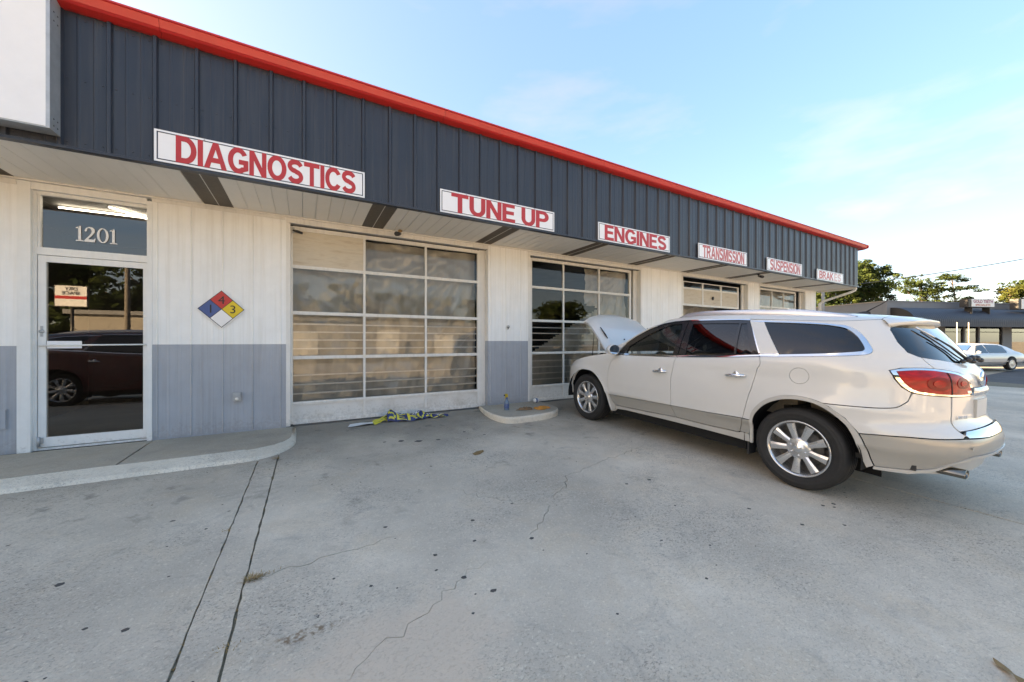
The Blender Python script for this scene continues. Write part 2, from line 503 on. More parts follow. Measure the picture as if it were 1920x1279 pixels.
# sheet of dirty polythene: half see-through, scatters light, shiny folds
def film_mat(name, colr, op):
    m = bpy.data.materials.new(name); m.use_nodes = True; nt = m.node_tree; nt.nodes.clear()
    out = _node(nt, "ShaderNodeOutputMaterial")
    tr = _node(nt, "ShaderNodeBsdfTransparent"); df = _node(nt, "ShaderNodeBsdfDiffuse"); tl = _node(nt, "ShaderNodeBsdfTranslucent")
    gl = _node(nt, "ShaderNodeBsdfGlossy", Roughness=0.20); gl.inputs["Color"].default_value = (.88, .87, .85, 1)
    geo = _node(nt, "ShaderNodeNewGeometry")
    mp = _node(nt, "ShaderNodeMapping"); mp.inputs["Scale"].default_value = (7, 7, 1.0)
    nt.links.new(geo.outputs["Position"], mp.inputs["Vector"])
    no = _node(nt, "ShaderNodeTexNoise", Scale=1.1, Detail=6.0)
    nt.links.new(mp.outputs["Vector"], no.inputs["Vector"])
    cr = _node(nt, "ShaderNodeMixRGB"); cr.inputs["Color1"].default_value = (*[c*.72 for c in colr], 1); cr.inputs["Color2"].default_value = (*[min(1, c*1.15) for c in colr], 1)  # tone streaks painted in to make up for weak fold shading
    nt.links.new(no.outputs["Fac"], cr.inputs["Fac"])
    nt.links.new(cr.outputs["Color"], df.inputs["Color"]); nt.links.new(cr.outputs["Color"], tl.inputs["Color"])
    m1 = _node(nt, "ShaderNodeMixShader"); m1.inputs[0].default_value = 0.25
    nt.links.new(df.outputs[0], m1.inputs[1]); nt.links.new(tl.outputs[0], m1.inputs[2])
    m2 = _node(nt, "ShaderNodeMixShader"); m2.inputs[0].default_value = op
    nt.links.new(tr.outputs[0], m2.inputs[1]); nt.links.new(m1.outputs[0], m2.inputs[2])
    fr = _node(nt, "ShaderNodeFresnel", IOR=1.6)
    m3 = _node(nt, "ShaderNodeMixShader")
    nt.links.new(fr.outputs[0], m3.inputs[0]); nt.links.new(m2.outputs[0], m3.inputs[1]); nt.links.new(gl.outputs[0], m3.inputs[2])
    nt.links.new(m3.outputs[0], out.inputs["Surface"])
    MATS[name] = m
film_mat("plastic_film", (0.58, 0.55, 0.50), 0.94)

def emis(name, c, s):
    m = bpy.data.materials.new(name); m.use_nodes = True; nt = m.node_tree; nt.nodes.clear()
    out = _node(nt, "ShaderNodeOutputMaterial"); e = _node(nt, "ShaderNodeEmission", Strength=s); e.inputs["Color"].default_value = (*c, 1)
    nt.links.new(e.outputs[0], out.inputs["Surface"]); MATS[name] = m
emis("tube_light", (0.95, 0.98, 1.0), 2.2)

# old concrete: blotches, pitting, exposed aggregate, oil-darkened strip at the doors, sandy patch
def concrete_mat(name, base, oil=True):
    m = bpy.data.materials.new(name); m.use_nodes = True; nt = m.node_tree; b = nt.nodes["Principled BSDF"]; L = nt.links
    b.inputs["Roughness"].default_value = 0.85; b.inputs["Specular IOR Level"].default_value = 0.3
    geo = _node(nt, "ShaderNodeNewGeometry"); pos = geo.outputs["Position"]
    def noise(scale, detail=6.0, rough=.6, vec=pos, dist=0.0):
        n = _node(nt, "ShaderNodeTexNoise", Scale=scale, Detail=detail, Roughness=rough, Distortion=dist); L.new(vec, n.inputs["Vector"]); return n.outputs["Fac"]
    def rng_(v, a, c, d=0.0, e=1.0, smooth=False):
        r = _node(nt, "ShaderNodeMapRange"); r.inputs["From Min"].default_value = a; r.inputs["From Max"].default_value = c
        r.inputs["To Min"].default_value = d; r.inputs["To Max"].default_value = e
        if smooth: r.interpolation_type = 'SMOOTHSTEP'
        L.new(v, r.inputs["Value"]); return r.outputs["Result"]
    def mul(a, c):
        n = _node(nt, "ShaderNodeMath", operation='MULTIPLY')
        for i, v in enumerate((a, c)):
            if isinstance(v, (int, float)): n.inputs[i].default_value = v
            else: L.new(v, n.inputs[i])
        return n.outputs[0]
    def mix(f, a, c, blend='MIX'):
        n = _node(nt, "ShaderNodeMixRGB", blend_type=blend)
        if isinstance(f, (int, float)): n.inputs["Fac"].default_value = f
        else: L.new(f, n.inputs["Fac"])
        for k, v in (("Color1", a), ("Color2", c)):
            if isinstance(v, tuple): n.inputs[k].default_value = (*v, 1)
            else: L.new(v, n.inputs[k])
        return n.outputs["Color"]
    c = mix(rng_(noise(0.55, 7, .62), .33, .67), tuple(x*.70 for x in base), tuple(x*1.16 for x in base))
    c = mix(rng_(noise(2.1, 7, .65, dist=.6), .5, .72, 0, .45), c, (base[0]*1.04, base[1]*.93, base[2]*.80))
    c = mix(rng_(noise(7, 6, .7), .35, .7, 0, .32), c, tuple(x*.70 for x in base))
    # worn areas with pits and exposed aggregate
    area = rng_(noise(0.8, 5, .6), .44, .60, .06, 1.0)
    pv = _node(nt, "ShaderNodeMapping"); pv.inputs["Scale"].default_value = (1.0, 1.5, 1.0); pv.inputs["Rotation"].default_value = (0, 0, .5); L.new(pos, pv.inputs["Vector"])
    pit = rng_(noise(24, 8, .72, vec=pv.outputs["Vector"]), .545, .625)
    pit1 = rng_(noise(58, 6, .70, vec=pv.outputs["Vector"]), .55, .62)
    pit2 = rng_(noise(130, 2, .5), .58, .68)
    c = mix(mul(mul(pit, area), .42), c, (.20, .185, .165))
    c = mix(mul(mul(pit1, area), .7), c, (.15, .14, .13))
    c = mix(mul(pit2, .30), c, (.20, .19, .175))
    lt = rng_(noise(55, 3, .6), .57, .70)
    c = mix(mul(lt, .5), c, tuple(min(.8, x*1.28) for x in base))
    scuff = rng_(noise(3.2, 9, .74, dist=1.2), .55, .70)
    c = mix(mul(scuff, .45), c, (.27, .25, .225))
    # round dark drips
    vo = _node(nt, "ShaderNodeTexVoronoi", Scale=2.6); L.new(pos, vo.inputs["Vector"])
    drip = rng_(vo.outputs["Distance"], .018, .04, 1, 0)
    c = mix(mul(drip, .75), c, (.05, .048, .045))
    if oil:
        sx = _node(nt, "ShaderNodeSeparateXYZ"); L.new(pos, sx.inputs[0])
        wob = noise(1.3, 5, .6)
        yy = _node(nt, "ShaderNodeMath", operation='ADD'); L.new(sx.outputs["Y"], yy.inputs[0]); L.new(mul(wob, 2.4), yy.inputs[1])
        om = rng_(yy.outputs[0], 4.7, 7.4, 0, 1, True)
        c = mix(mul(om, .62), c, (.115, .10, .083))
        spots = rng_(noise(3.4, 5, .6), .60, .70)
        c = mix(mul(mul(spots, rng_(yy.outputs[0], 3.4, 6.0, 0.05, .7)), .8), c, (.07, .063, .055))
        # sandy patch in the foreground
        def blob(x, y, rx, ry):
            vm = _node(nt, "ShaderNodeVectorMath", operation='SUBTRACT'); L.new(pos, vm.inputs[0]); vm.inputs[1].default_value = (x, y, 0)
            vd = _node(nt, "ShaderNodeVectorMath", operation='MULTIPLY'); L.new(vm.outputs[0], vd.inputs[0]); vd.inputs[1].default_value = (1/rx, 1/ry, 0)
            vl = _node(nt, "ShaderNodeVectorMath", operation='LENGTH'); L.new(vd.outputs[0], vl.inputs[0])
            ad = _node(nt, "ShaderNodeMath", operation='ADD'); L.new(vl.outputs["Value"], ad.inputs[0]); L.new(mul(noise(5, 5, .65), 1.3), ad.inputs[1])
            return rng_(ad.outputs[0], 1.15, 1.75, 1, 0, True)
        c = mix(mul(blob(.36, 1.66, .62, .40), .75), c, (.66, .53, .41))
        c = mix(mul(mul(blob(.02, 2.02, .16, .05), rng_(noise(38, 4, .6), .45, .6)), .8), c, (.20, .12, .06))
    L.new(c, b.inputs["Base Color"])
    h = _node(nt, "ShaderNodeMath", operation='SUBTRACT'); L.new(noise(38, 6, .7), h.inputs[0]); L.new(mul(pit1, .6), h.inputs[1])
    bp = _node(nt, "ShaderNodeBump", Strength=.5, Distance=.005); L.new(h.outputs[0], bp.inputs["Height"]); L.new(bp.outputs["Normal"], b.inputs["Normal"])
    MATS[name] = m
concrete_mat("lot_concrete", (0.65, 0.565, 0.455))
concrete_mat("walk_concrete", (0.46, 0.40, 0.32), oil=False)
concrete_mat("kerb_paint", (0.77, 0.69, 0.57), oil=False)
mat("joint_dirt", (0.17, 0.15, 0.105), 0.95, var=0.5, vscale=30, bump=.4, bscale=80)
mat("asphalt", (0.060, 0.062, 0.066), 0.85, var=0.25, vscale=1.5, bump=.25, bscale=120)
mat("far_ground", (0.27, 0.235, 0.18), 0.95, var=0.3, vscale=.4)
mat("dry_weed", (0.34, 0.22, 0.09), 0.8, var=0.4, vscale=40)

# ---------------------------------------------------------------- ground
def zg(x, y):
    x = np.asarray(x, float); y = np.asarray(y, float)
    return -0.01 - 0.033*np.clip(6.32-y, 0, 10) - 0.018*np.clip(x-9, 0, 16)

XS_, YS_ = [-900, -40, 9, 25, 60, 900], [-900, -3.68, 6.32, 60, 900]
mb = MB(); mb.grid([[(x, y, float(zg(x, y))-0.03) for x in XS_] for y in YS_], smooth=False)
struct("ground", mb, "far_ground")

lot = struct("parking_lot", MB().grid([[(x, y, float(zg(x, y))-0.010) for x in (-16, -8, 0, 5, 9, 16, 24)] for y in (-14, -3.68, 0, 3, 6.32, 6.6)], smooth=False), "joint_dirt")

def jag(a, b, d=.07, amp=.003):
    a = np.array(a, float); b = np.array(b, float); n = max(2, int(np.linalg.norm(b-a)/d))
    t = (b-a)/np.linalg.norm(b-a); nrm = np.array([-t[1], t[0]])
    return [tuple(a+(b-a)*i/n + nrm*(rng.normal()*amp if 0 < i else 0)) for i in range(n)]

def ring(pts, amp=.0028):
    out = []
    for i in range(len(pts)): out += jag(pts[i], pts[(i+1) % len(pts)], amp=amp)
    return out

def crack(pts, w0, w1, amp=.018, d=.05):
    """Thin closed outline along a wandering line."""
    P_ = []
    for i in range(len(pts)-1):
        a = np.array(pts[i], float); b = np.array(pts[i+1], float); n = max(2, int(np.linalg.norm(b-a)/d)); t = (b-a)/np.linalg.norm(b-a); nr = np.array([-t[1], t[0]])
        for k in range(n): P_.append(a+(b-a)*k/n + nr*rng.normal()*amp*(1 if k else .3))
    P_.append(np.array(pts[-1], float)); n = len(P_); L_, Rr = [], []
    for i, p in enumerate(P_):
        t = P_[min(i+1, n-1)]-P_[max(i-1, 0)]; t = t/np.linalg.norm(t); nr = np.array([-t[1], t[0]])
        f = math.sin(math.pi*min(1, max(0, i/(n-1))))**.4 if 0 < i < n-1 else 0
        w = .72*(w0 + (w1-w0)*i/(n-1))*f*(.6+.8*rng.random())*.5
        L_.append(tuple(p+nr*w)); Rr.append(tuple(p-nr*w))
    return L_[:-1] + [tuple(P_[-1])] + Rr[1:-1][::-1]

def slab(outer, holes=(), step=.5, m="lot_concrete", th=.018, edge=.25, name="concrete_slab"):
    th = .010
    V, T, bd = cdt(outer, holes, step, edge)
    z = zg(V[:,0], V[:,1])
    mb = MB(); slab_from_cdt(mb, np.column_stack([V, z]), np.column_stack([V, z-th]), T, bd, smooth=False)
    return obj(name, mb, m, lot)

slab(ring([(-16, -14), (-.565, -14), (-.497, 2.0), (-.449, 4.90), (-.449, 6.2), (-16, 6.2)]))
slab(ring([(-.549, -14), (-.331, -14), (-.316, 1.95), (-.265, 4.92), (-.260, 6.2), (-.438, 6.2), (-.439, 4.9), (-.486, 2.0)], amp=.0025))
crk = [crack([(4.80, 3.62), (4.34, 3.45), (3.25, 3.19), (2.31, 2.99), (2.18, 2.81), (1.83, 2.60)], .004, .011),
       crack([(1.80, 2.56), (1.63, 2.40), (1.40, 2.24)], .006, .009),
       crack([(1.05, 2.11), (.823, 2.04), (.506, 1.858), (.288, 1.78), (.16, 1.66)], .004, .007),
       crack([(-.24, 2.612), (-.03, 2.607), (.21, 2.651), (.41, 2.636), (.62, 2.70)], .013, .004),
       crack([(1.20, 3.35), (1.27, 3.05), (1.45, 2.86), (1.60, 2.66)], .003, .007, amp=.03)]
slab(ring([(-.315, -14), (4.96, -14), (4.945, .54), (4.925, 1.58), (4.90, 3.5), (4.90, 6.5), (-.245, 6.5), (-.252, 4.93), (-.303, 1.95)], amp=.0025), crk)
slab(ring([(4.985, -14), (9.0, -14), (9.0, 6.5), (4.922, 6.5), (4.922, 3.5), (4.945, 1.58), (4.965, .54)], amp=.003))
slab(ring([(9.015, -14), (12.9, -14), (12.9, 6.5), (9.015, 6.5)]))
slab(ring([(12.92, -14), (16.4, -14), (16.4, 6.5), (12.92, 6.5)]))
slab(ring([(16.42, -14), (25, -14), (25, -1.0), (21.3, 2.6), (19.8, 4.6), (18.5, 6.6), (16.42, 6.6)]))

# street: asphalt strip crossing behind the lot, kerbless apron
st = [(26, -14), (25.2, -1.0), (21.42, 2.66), (19.92, 4.7), (14, 12.5), (4, 26), (18, 44), (60, 34), (80, -14), (60, -60), (26, -60)]
V, T, bd = cdt(st, (), 6.0, 4.0)
mb = MB(); mb.add([(x, y, float(zg(x, y))-.012) for x, y in V], [tuple(t) for t in T])
struct("street", mb, "asphalt")

# ---------------------------------------------------------------- raised walk at the office door
def loft_rings(rings, top=True):
    mb = MB(); n = len(rings[0])
    for r0, r1 in zip(rings[:-1], rings[1:]):
        mb.add(list(r0)+list(r1), [(i, (i+1) % n, n+(i+1) % n, n+i) for i in range(n)], 0, True)
    return mb
def walk_outline(yf, xr_, rad, ins):
    """front edge yf, right end xr_, rounded corner radius"""
    pts = [(-16, yf)]
    pts += [(x, yf) for x in np.arange(-15, xr_-rad-.02, .6)]
    for k in range(0, 13):
        a = -math.pi/2 + k*math.pi/2/12
        pts.append((xr_-rad+rad*math.cos(a), yf+rad*1.15+rad*1.15*math.sin(a)))
    pts += [(xr_, 6.18), (-16, 6.18)]
    return pts
b0 = walk_outline(4.84, -.085, .52, 0); b1 = walk_outline(4.90, -.10, .50, 0); b2 = walk_outline(5.02, -.125, .46, 0); b3 = walk_outline(5.14, -.15, .42, 0)
def zr(b, z): return [(x, y, z + (rng.normal()*.002)) for x, y in b]
rings = [[(x, y, float(zg(x, y))-.03) for x, y in b0], [(x, y, -.045+.02) for x, y in b1], zr(b2, -.004), zr(b3, .012)]
walk = struct("sidewalk", loft_rings(rings), "kerb_paint")
def flat_slab(o, z, th, m, name, parent, step=.4, holes=()):
    V, T, bd = cdt(o, holes, step, .15)
    mb = MB(); slab_from_cdt(mb, np.column_stack([V, V[:,0]*0+z]), np.column_stack([V, V[:,0]*0+z-th]), T, bd, smooth=False)
    return obj(name, mb, m, parent)
ti = walk_outline(5.145, -.152, .418, 0)
cut = -1.64
left = [(x, y) for x, y in ti if x < cut-.02]
left = [(-16, 5.145), (cut-.01, 5.145), (cut-.01, 6.18), (-16, 6.18)]
right = [(cut+.01, 5.145)] + [p for p in ti if p[0] > cut+.02 and p[1] < 6.17] + [(-.152, 6.18), (cut+.01, 6.18)]
flat_slab(left, .014, .03, "walk_concrete", "concrete_slab", walk)
flat_slab(right, .014, .03, "walk_concrete", "concrete_slab", walk)

# concrete pad under the pier between the first two bay doors
pad_b = [(2.80, 6.22), (2.70, 5.75), (2.67, 5.40), (2.73, 5.10), (2.86, 5.02), (3.2, 5.01), (3.55, 5.05), (3.85, 5.18), (4.02, 5.42), (4.08, 5.8), (4.08, 6.22)]
pad_b = [pad_b[0]] + [tuple(p) for p in smooth_poly(pad_b, 2, {0, 10})][1:]
cx, cy = 3.4, 5.9
def shr(b, k): return [(cx+(x-cx)*k, cy+(y-cy)*k if y < 6.2 else y) for x, y in b]
pad_rings = [[(x, y, float(zg(x, y))-.03) for x, y in pad_b], [(x, y, .02) for x, y in shr(pad_b, .995)], [(x, y, .042) for x, y in shr(pad_b, .985)], [(x, y, .050) for x, y in shr(pad_b, .965)]]
padm = loft_rings(pad_rings)
pad_o = struct("concrete_pad", padm, "kerb_paint")
flat_slab(shr(pad_b, .966), .0505, .03, "walk_concrete", "pad_top", pad_o)
# ---------------------------------------------------------------- the repair shop
def part(name, mb, mats, parent, label=None):
    """child whose mesh is written in world coordinates"""
    o = obj(name, mb, mats, parent, label=label)
    base = parent
    off = Vector((0, 0, 0))
    while base is not None:
        off += base.location; base = base.parent
    o.location = -off
    return o

def inst(src, parent, dx=0, dy=0, dz=0):
    o = src.copy(); col.objects.link(o); o.parent = parent
    o.location = src.location + Vector((dx, dy, dz))
    return o

shop = thing("repair_shop", "long white and grey metal repair shop with dark ribbed fascia and red eave trim", "building", (6.5, 6.2, 0))
WY, DY, FY, SZ = 6.20, 6.32, 5.06, 3.05

# fascia: ribbed sheet, one object per bay
def rib_profile(w, h, minor=.004, rb=.025, rt=.013):
    p = [(-rb, 0), (-rt, h), (rt, h), (rb, 0)]
    a = w/3
    for c in (a+.01, 2*a+.01):
        p += [(c-.014, 0), (c-.007, minor), (c+.007, minor), (c+.014, 0)]
    return p + [(w-rb, 0)]
def ribbed(prof, y, z0, z1, axis='x'):
    mb = MB(); n = len(prof)
    vs_ = [(x, y-d, z0) for x, d in prof] + [(x, y-d, z1) for x, d in prof] + [(x, y+.012, z0) for x, d in prof] + [(x, y+.012, z1) for x, d in prof]
    fs = [(i, i+1, n+i+1, n+i) for i in range(n-1)] + [(2*n+i+1, 2*n+i, 3*n+i, 3*n+i+1) for i in range(n-1)]
    fs += [(i+1, i, 2*n+i, 2*n+i+1) for i in range(n-1)] + [(n+i, n+i+1, 3*n+i+1, 3*n+i) for i in range(n-1)]
    fs += [(0, n, 3*n, 2*n), (n-1, 3*n-1, 4*n-1, 2*n-1)]
    return mb.add(vs_, fs)
SP = 0.3303
f0 = None
for k in range(-14, 53):
    x = -1.327 + SP*k
    if f0 is None:
        f0 = part("fascia_panel", ribbed([(px+0, d) for px, d in rib_profile(SP, .026)], FY, 3.072, 4.40), "navy_metal", shop)
        f0.location.x += x; x_first = x
    else: inst(f0, shop, dx=x-x_first)
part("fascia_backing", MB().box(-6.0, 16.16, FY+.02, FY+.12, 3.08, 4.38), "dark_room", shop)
part("fascia_drip_edge", MB().prism([(-6, FY+.03, 3.044), (-6, FY-.034, 3.048), (-6, FY-.034, 3.074), (-6, FY-.03, 3.076), (-6, FY+.03, 3.07)], (22.2, 0, 0)), "navy_metal", shop)
# gable return of the fascia at the far end
prof_end = [(FY+i*.33, 0) for i in range(0)]
mb = MB()
yy = FY
while yy < 17.5:
    for a, b, d0, d1 in ((0, .02, 0, .024), (.02, .05, .024, .024), (.05, .07, .024, 0), (.07, .33, 0, 0)):
        mb.add([(16.17+d0, yy+a, 3.06), (16.17+d1, yy+b, 3.06), (16.17+d1, yy+b, 4.42), (16.17+d0, yy+a, 4.42)], [(0, 1, 2, 3)])
    yy += .33
part("gable_sheeting", mb, "navy_metal", shop)

mat("bar_grey", (0.45, 0.43, 0.39), 0.5, var=.1, vscale=10)
mb = MB()
for k in range(-14, 53):
    for z in (3.13, 3.72, 4.30):
        for dx in (.045, .165, .285):
            mb.lathe([(0, -.006), (.006, -.005), (.007, 0)], 6, 'y', c=(-1.327+SP*k+dx, FY-.0005, z+random.uniform(-.006, .006)))
scr = part("panel_screw", mb, "navy_metal", shop); scr["kind"] = "stuff"
# red eave trim in lengths
e0 = None
L_ = 3.06
for k in range(8):
    x = -7.2 + k*L_*.97
    if e0 is None:
        pf = [(FY-.03, 4.352), (FY-.10, 4.368), (FY-.125, 4.385), (FY-.150, 4.452), (FY-.165, 4.458), (FY-.165, 4.474), (FY-.02, 4.50), (FY+.2, 4.51), (FY+.2, 4.36)]
        e0 = part("eave_trim", MB().prism([(x, a, b) for a, b in pf][::-1], (L_*.97-.003, 0, 0)), "red_trim", shop); ex = x
    else: inst(e0, shop, dx=x-ex)
part("eave_end_cap", MB().prism([(16.538, a, b) for a, b in [(FY-.03, 4.345), (FY-.155, 4.38), (FY-.17, 4.48), (FY+.3, 4.53), (FY+.3, 4.345)]][::-1], (.03, 0, 0)), "red_trim", shop)
mb = MB(); mb.box(-40, 16.5, FY+.21, 18.2, 4.44, 4.52)  # unseen length to the left is added to keep the lot shaded
part("roof", mb, "galvanised", shop)

# soffit: ten pale boards then a pair of brown vented strips
pl = vt = None
for k in range(-3, 10):
    xs = -0.99 + 1.93*k
    for j in range(-1, 11):
        if j < 1:
            a = xs + (-.156 if j == -1 else .004); w = .152
            if a > 16.0: continue
            if vt is None:
                mb = MB().box(a, a+w, FY+.03, WY-.002, SZ+.004, SZ+.016)
                for q in range(14):
                    mb.box(a+.012+q*.0098, a+.016+q*.0098, FY+.05, WY-.03, SZ+.0015, SZ+.0042)
                vt = part("soffit_vent", mb, "vent_brown", shop); vx = a
            else: inst(vt, shop, dx=a-vx)
        else:
            a = xs + .160 + (j-1)*.1612; w = .1575
            if a+w > 16.15 or a < -6: continue
            if pl is None:
                mb = MB().box(a, a+w, FY+.03, WY-.002, SZ, SZ+.012)
                mb.box(a+.0, a+.010, FY+.03, WY-.002, SZ-.003, SZ-.0005)
                pl = part("soffit_board", mb, "soffit", shop); px_ = a
            else:
                o = inst(pl, shop, dx=a-px_, dz=random.uniform(-.0015, .0015))
part("soffit_strip", MB().box(-6, 16.16, WY-.03, WY-.004, SZ-.022, SZ-.002), "white_trim", shop)
mb = MB()
for k in range(-3, 9): mb.box(-.99+1.93*k-.003, -.99+1.93*k+.003, FY+.04, WY-.04, SZ-.002, SZ+.012)
part("soffit_joint_strip", mb, "white_trim", shop)
part("soffit_end_board", MB().box(16.10, 16.165, FY+.02, WY-.04, SZ-.06, SZ+.02), "white_trim", shop)

# wall sheeting in bays: white above, grey paint below
def wall(x0, x1, phase, zs, ztop=3.03, zbot=.0, y=WY):
    w = .3275
    k = math.floor((x0-phase)/w)
    while phase + k*w < x1 - .02:
        a = max(x0, phase+k*w); b = min(x1, phase+(k+1)*w)
        full = rib_profile(w, .010, .0022, .022, .014)
        pf = [(phase+k*w+px, d) for px, d in full]
        pf = [p for p in pf if a-.0 <= p[0] <= b]
        if not pf or pf[0][0] > a+.001: pf = [(a, 0)] + pf
        if pf[-1][0] < b-.001: pf = pf + [(b, 0)]
        if len(pf) > 1:
            part("wall_panel", ribbed(pf, y, zs, ztop), "white_wall", shop)
            part("wall_panel", ribbed([(px, d) for px, d in pf], y, zbot, zs-.001), "gray_wall", shop)
        k += 1
piers = [(-6.0, -2.752, -2.74, 1.195), (-1.655, -.232, -1.62, 1.205), (2.985, 3.858, 3.02, 1.25), (7.06, 8.58, 7.08, 1.25), (11.70, 12.31, 11.72, 1.25), (15.31, 16.02, 15.33, 1.25)]
for x0, x1, ph, zs in piers: wall(x0, x1, ph, zs, zbot=.012 if x0 < 2 else .045)
# corner trims and reveals at each bay
for xa, zs in ((-.232, 1.205), (3.858, 1.25), (8.58, 1.25), (12.31, 1.25)):      # left reveal of each opening
    part("door_reveal", MB().box(xa, xa+.052, WY-.006, DY+.03, .02, 2.955), "white_trim", shop)
for xa, zs in ((2.985, 1.25), (7.06, 1.25), (11.70, 1.25), (15.31, 1.25)):       # right reveal
    part("door_reveal", MB().box(xa-.010, xa-.001, WY+.002, DY+.03, zs, 2.955), "white_trim", shop)
    part("door_reveal", MB().box(xa-.010, xa-.001, WY+.002, DY+.03, .03, zs-.002), "gray_wall", shop, "grey painted lower half")
    part("door_jamb", MB().box(xa-.135, xa-.010, DY-.005, DY+.03, .03, 2.955), "white_trim", shop)
mb = MB()
for xa, xb in ((-.232, 2.985), (3.858, 7.06), (8.58, 11.70), (12.31, 15.31)):
    mb.box(xa, xb, WY-.008, WY+.03, 2.958, 3.026)
    mb.box(xa, xb, WY+.03, DY+.05, 2.975, 3.026)
part("door_header", mb, "white_trim", shop)
mb = MB().box(-6, -2.755, WY-.018, WY-.012, 2.97, 3.026).box(-1.655, -.24, WY-.016, WY-.011, 2.985, 3.026)
part("wall_top_trim", mb, "white_trim", shop)
part("wall_base_trim", MB().box(-1.655, -.235, WY-.020, WY-.012, .012, .030), "gray_wall", shop)
part("wall_base_trim", MB().box(2.99, 3.855, WY-.02, WY-.012, .050, .066), "gray_wall", shop)
# enclosure; its unseen leftward run is added to block sun from the lot
mb = MB()
mb.box(-40, -6.0, WY, WY+.15, -.1, 4.4).box(16.02, 16.10, WY-.0, 18, -.1, 4.4).box(-40, 16.0, 17.9, 18.0, -.1, 4.4).box(-40, -39.9, WY+.16, 17.9, -.1, 4.4).box(-40, -6.05, FY+.02, WY-.01, 3.05, 4.42)
mb.box(-6.0, 16.02, WY+.02, WY+.06, 3.03, 4.4)
part("outer_wall", mb, "white_wall", shop)
mb = MB()
for x0, x1, ph, zs in piers: mb.box(x0, x1, WY+.02, WY+.20, -.02, 3.03)
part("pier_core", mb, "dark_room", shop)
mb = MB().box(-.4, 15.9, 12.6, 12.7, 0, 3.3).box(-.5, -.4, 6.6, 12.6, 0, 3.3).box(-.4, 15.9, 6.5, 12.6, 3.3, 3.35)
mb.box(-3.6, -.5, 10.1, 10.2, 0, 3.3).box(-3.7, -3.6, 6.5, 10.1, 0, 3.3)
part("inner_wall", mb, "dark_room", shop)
part("shop_floor", MB().box(-13.9, 16.0, WY+.1, 17.8, -.10, .004), "room_floor", shop)
part("office_ceiling", MB().box(-3.6, -.5, 6.42, 10.1, 3.10, 3.14), "ceiling_tile", shop)
for (xa, ya, xb, yb) in ((-2.9, 6.75, -1.0, 6.75), (-2.9, 7.35, -1.0, 7.35), (-2.3, 7.0, -1.5, 8.2)):
    part("fluorescent_tube", MB().tube([(xa, ya, 3.06), (xb, yb, 3.06)], .011, 8), "tube_light", shop)

# ------------------------------------------------ glazed bay doors
RZ = [.323, 1.003, 1.668, 2.352]
def film(x0, x1, z0, z1, y, seed, cutf=None, amp=.042):
    r = random.Random(seed); n, m_ = 84, 66
    ph = [r.uniform(0, 6.28) for _ in range(8)]
    P_ = []
    for i in range(n+1):
        row = []
        for j in range(m_+1):
            u, v = i/n, j/m_
            x = x0+(x1-x0)*u; z = z0+(z1-z0)*v
            d = .35*abs(math.sin(u*61+ph[7]+3*math.sin(v*4+ph[2])))*(1-v*.5) + .3*abs(math.sin((u*.6+v)*37+ph[3])) + math.sin(u*19+ph[0]+v*5*math.sin(ph[1]))*.5 + math.sin(u*43+ph[2]+v*7)*.28 + math.sin((u+v*.9)*13+ph[3])*.6 + math.sin((u-v*.7)*31+ph[4])*.3 + math.sin(v*17+u*3+ph[5])*.25
            for cu_, cv_, kk, am in ((1.04, 1.05, 17, 1.5), (-.05, .86, 13, 1.1), (.45, 1.08, 15, .8)):
                an = math.atan2(cv_-v, (cu_-u)*1.05); rr = math.hypot(cu_-u, cv_-v)
                d += am*abs(math.sin(kk*an + .8*math.sin(5*rr+ph[2])))**.8*min(1, rr*2.2)*math.exp(-1.6*rr)*1.5
            d -= .9
            row.append((x, y + amp*d*(.35+.65*abs(math.sin(u*3.1+ph[6]))), z))
        P_.append(row)
    mb = MB()
    for i in range(n):
        for j in range(m_):
            if cutf and not cutf((i+.5)/n, (j+.5)/m_): continue
            mb.add([P_[i][j], P_[i+1][j], P_[i+1][j+1], P_[i][j+1]], [(0, 1, 2, 3)], 0, True)
    # weld
    bm = bmesh.new(); me = mb.mesh("film", "plastic_film"); bm.from_mesh(me); bmesh.ops.remove_doubles(bm, verts=bm.verts, dist=1e-5); bm.to_mesh(me); bm.free()
    return me
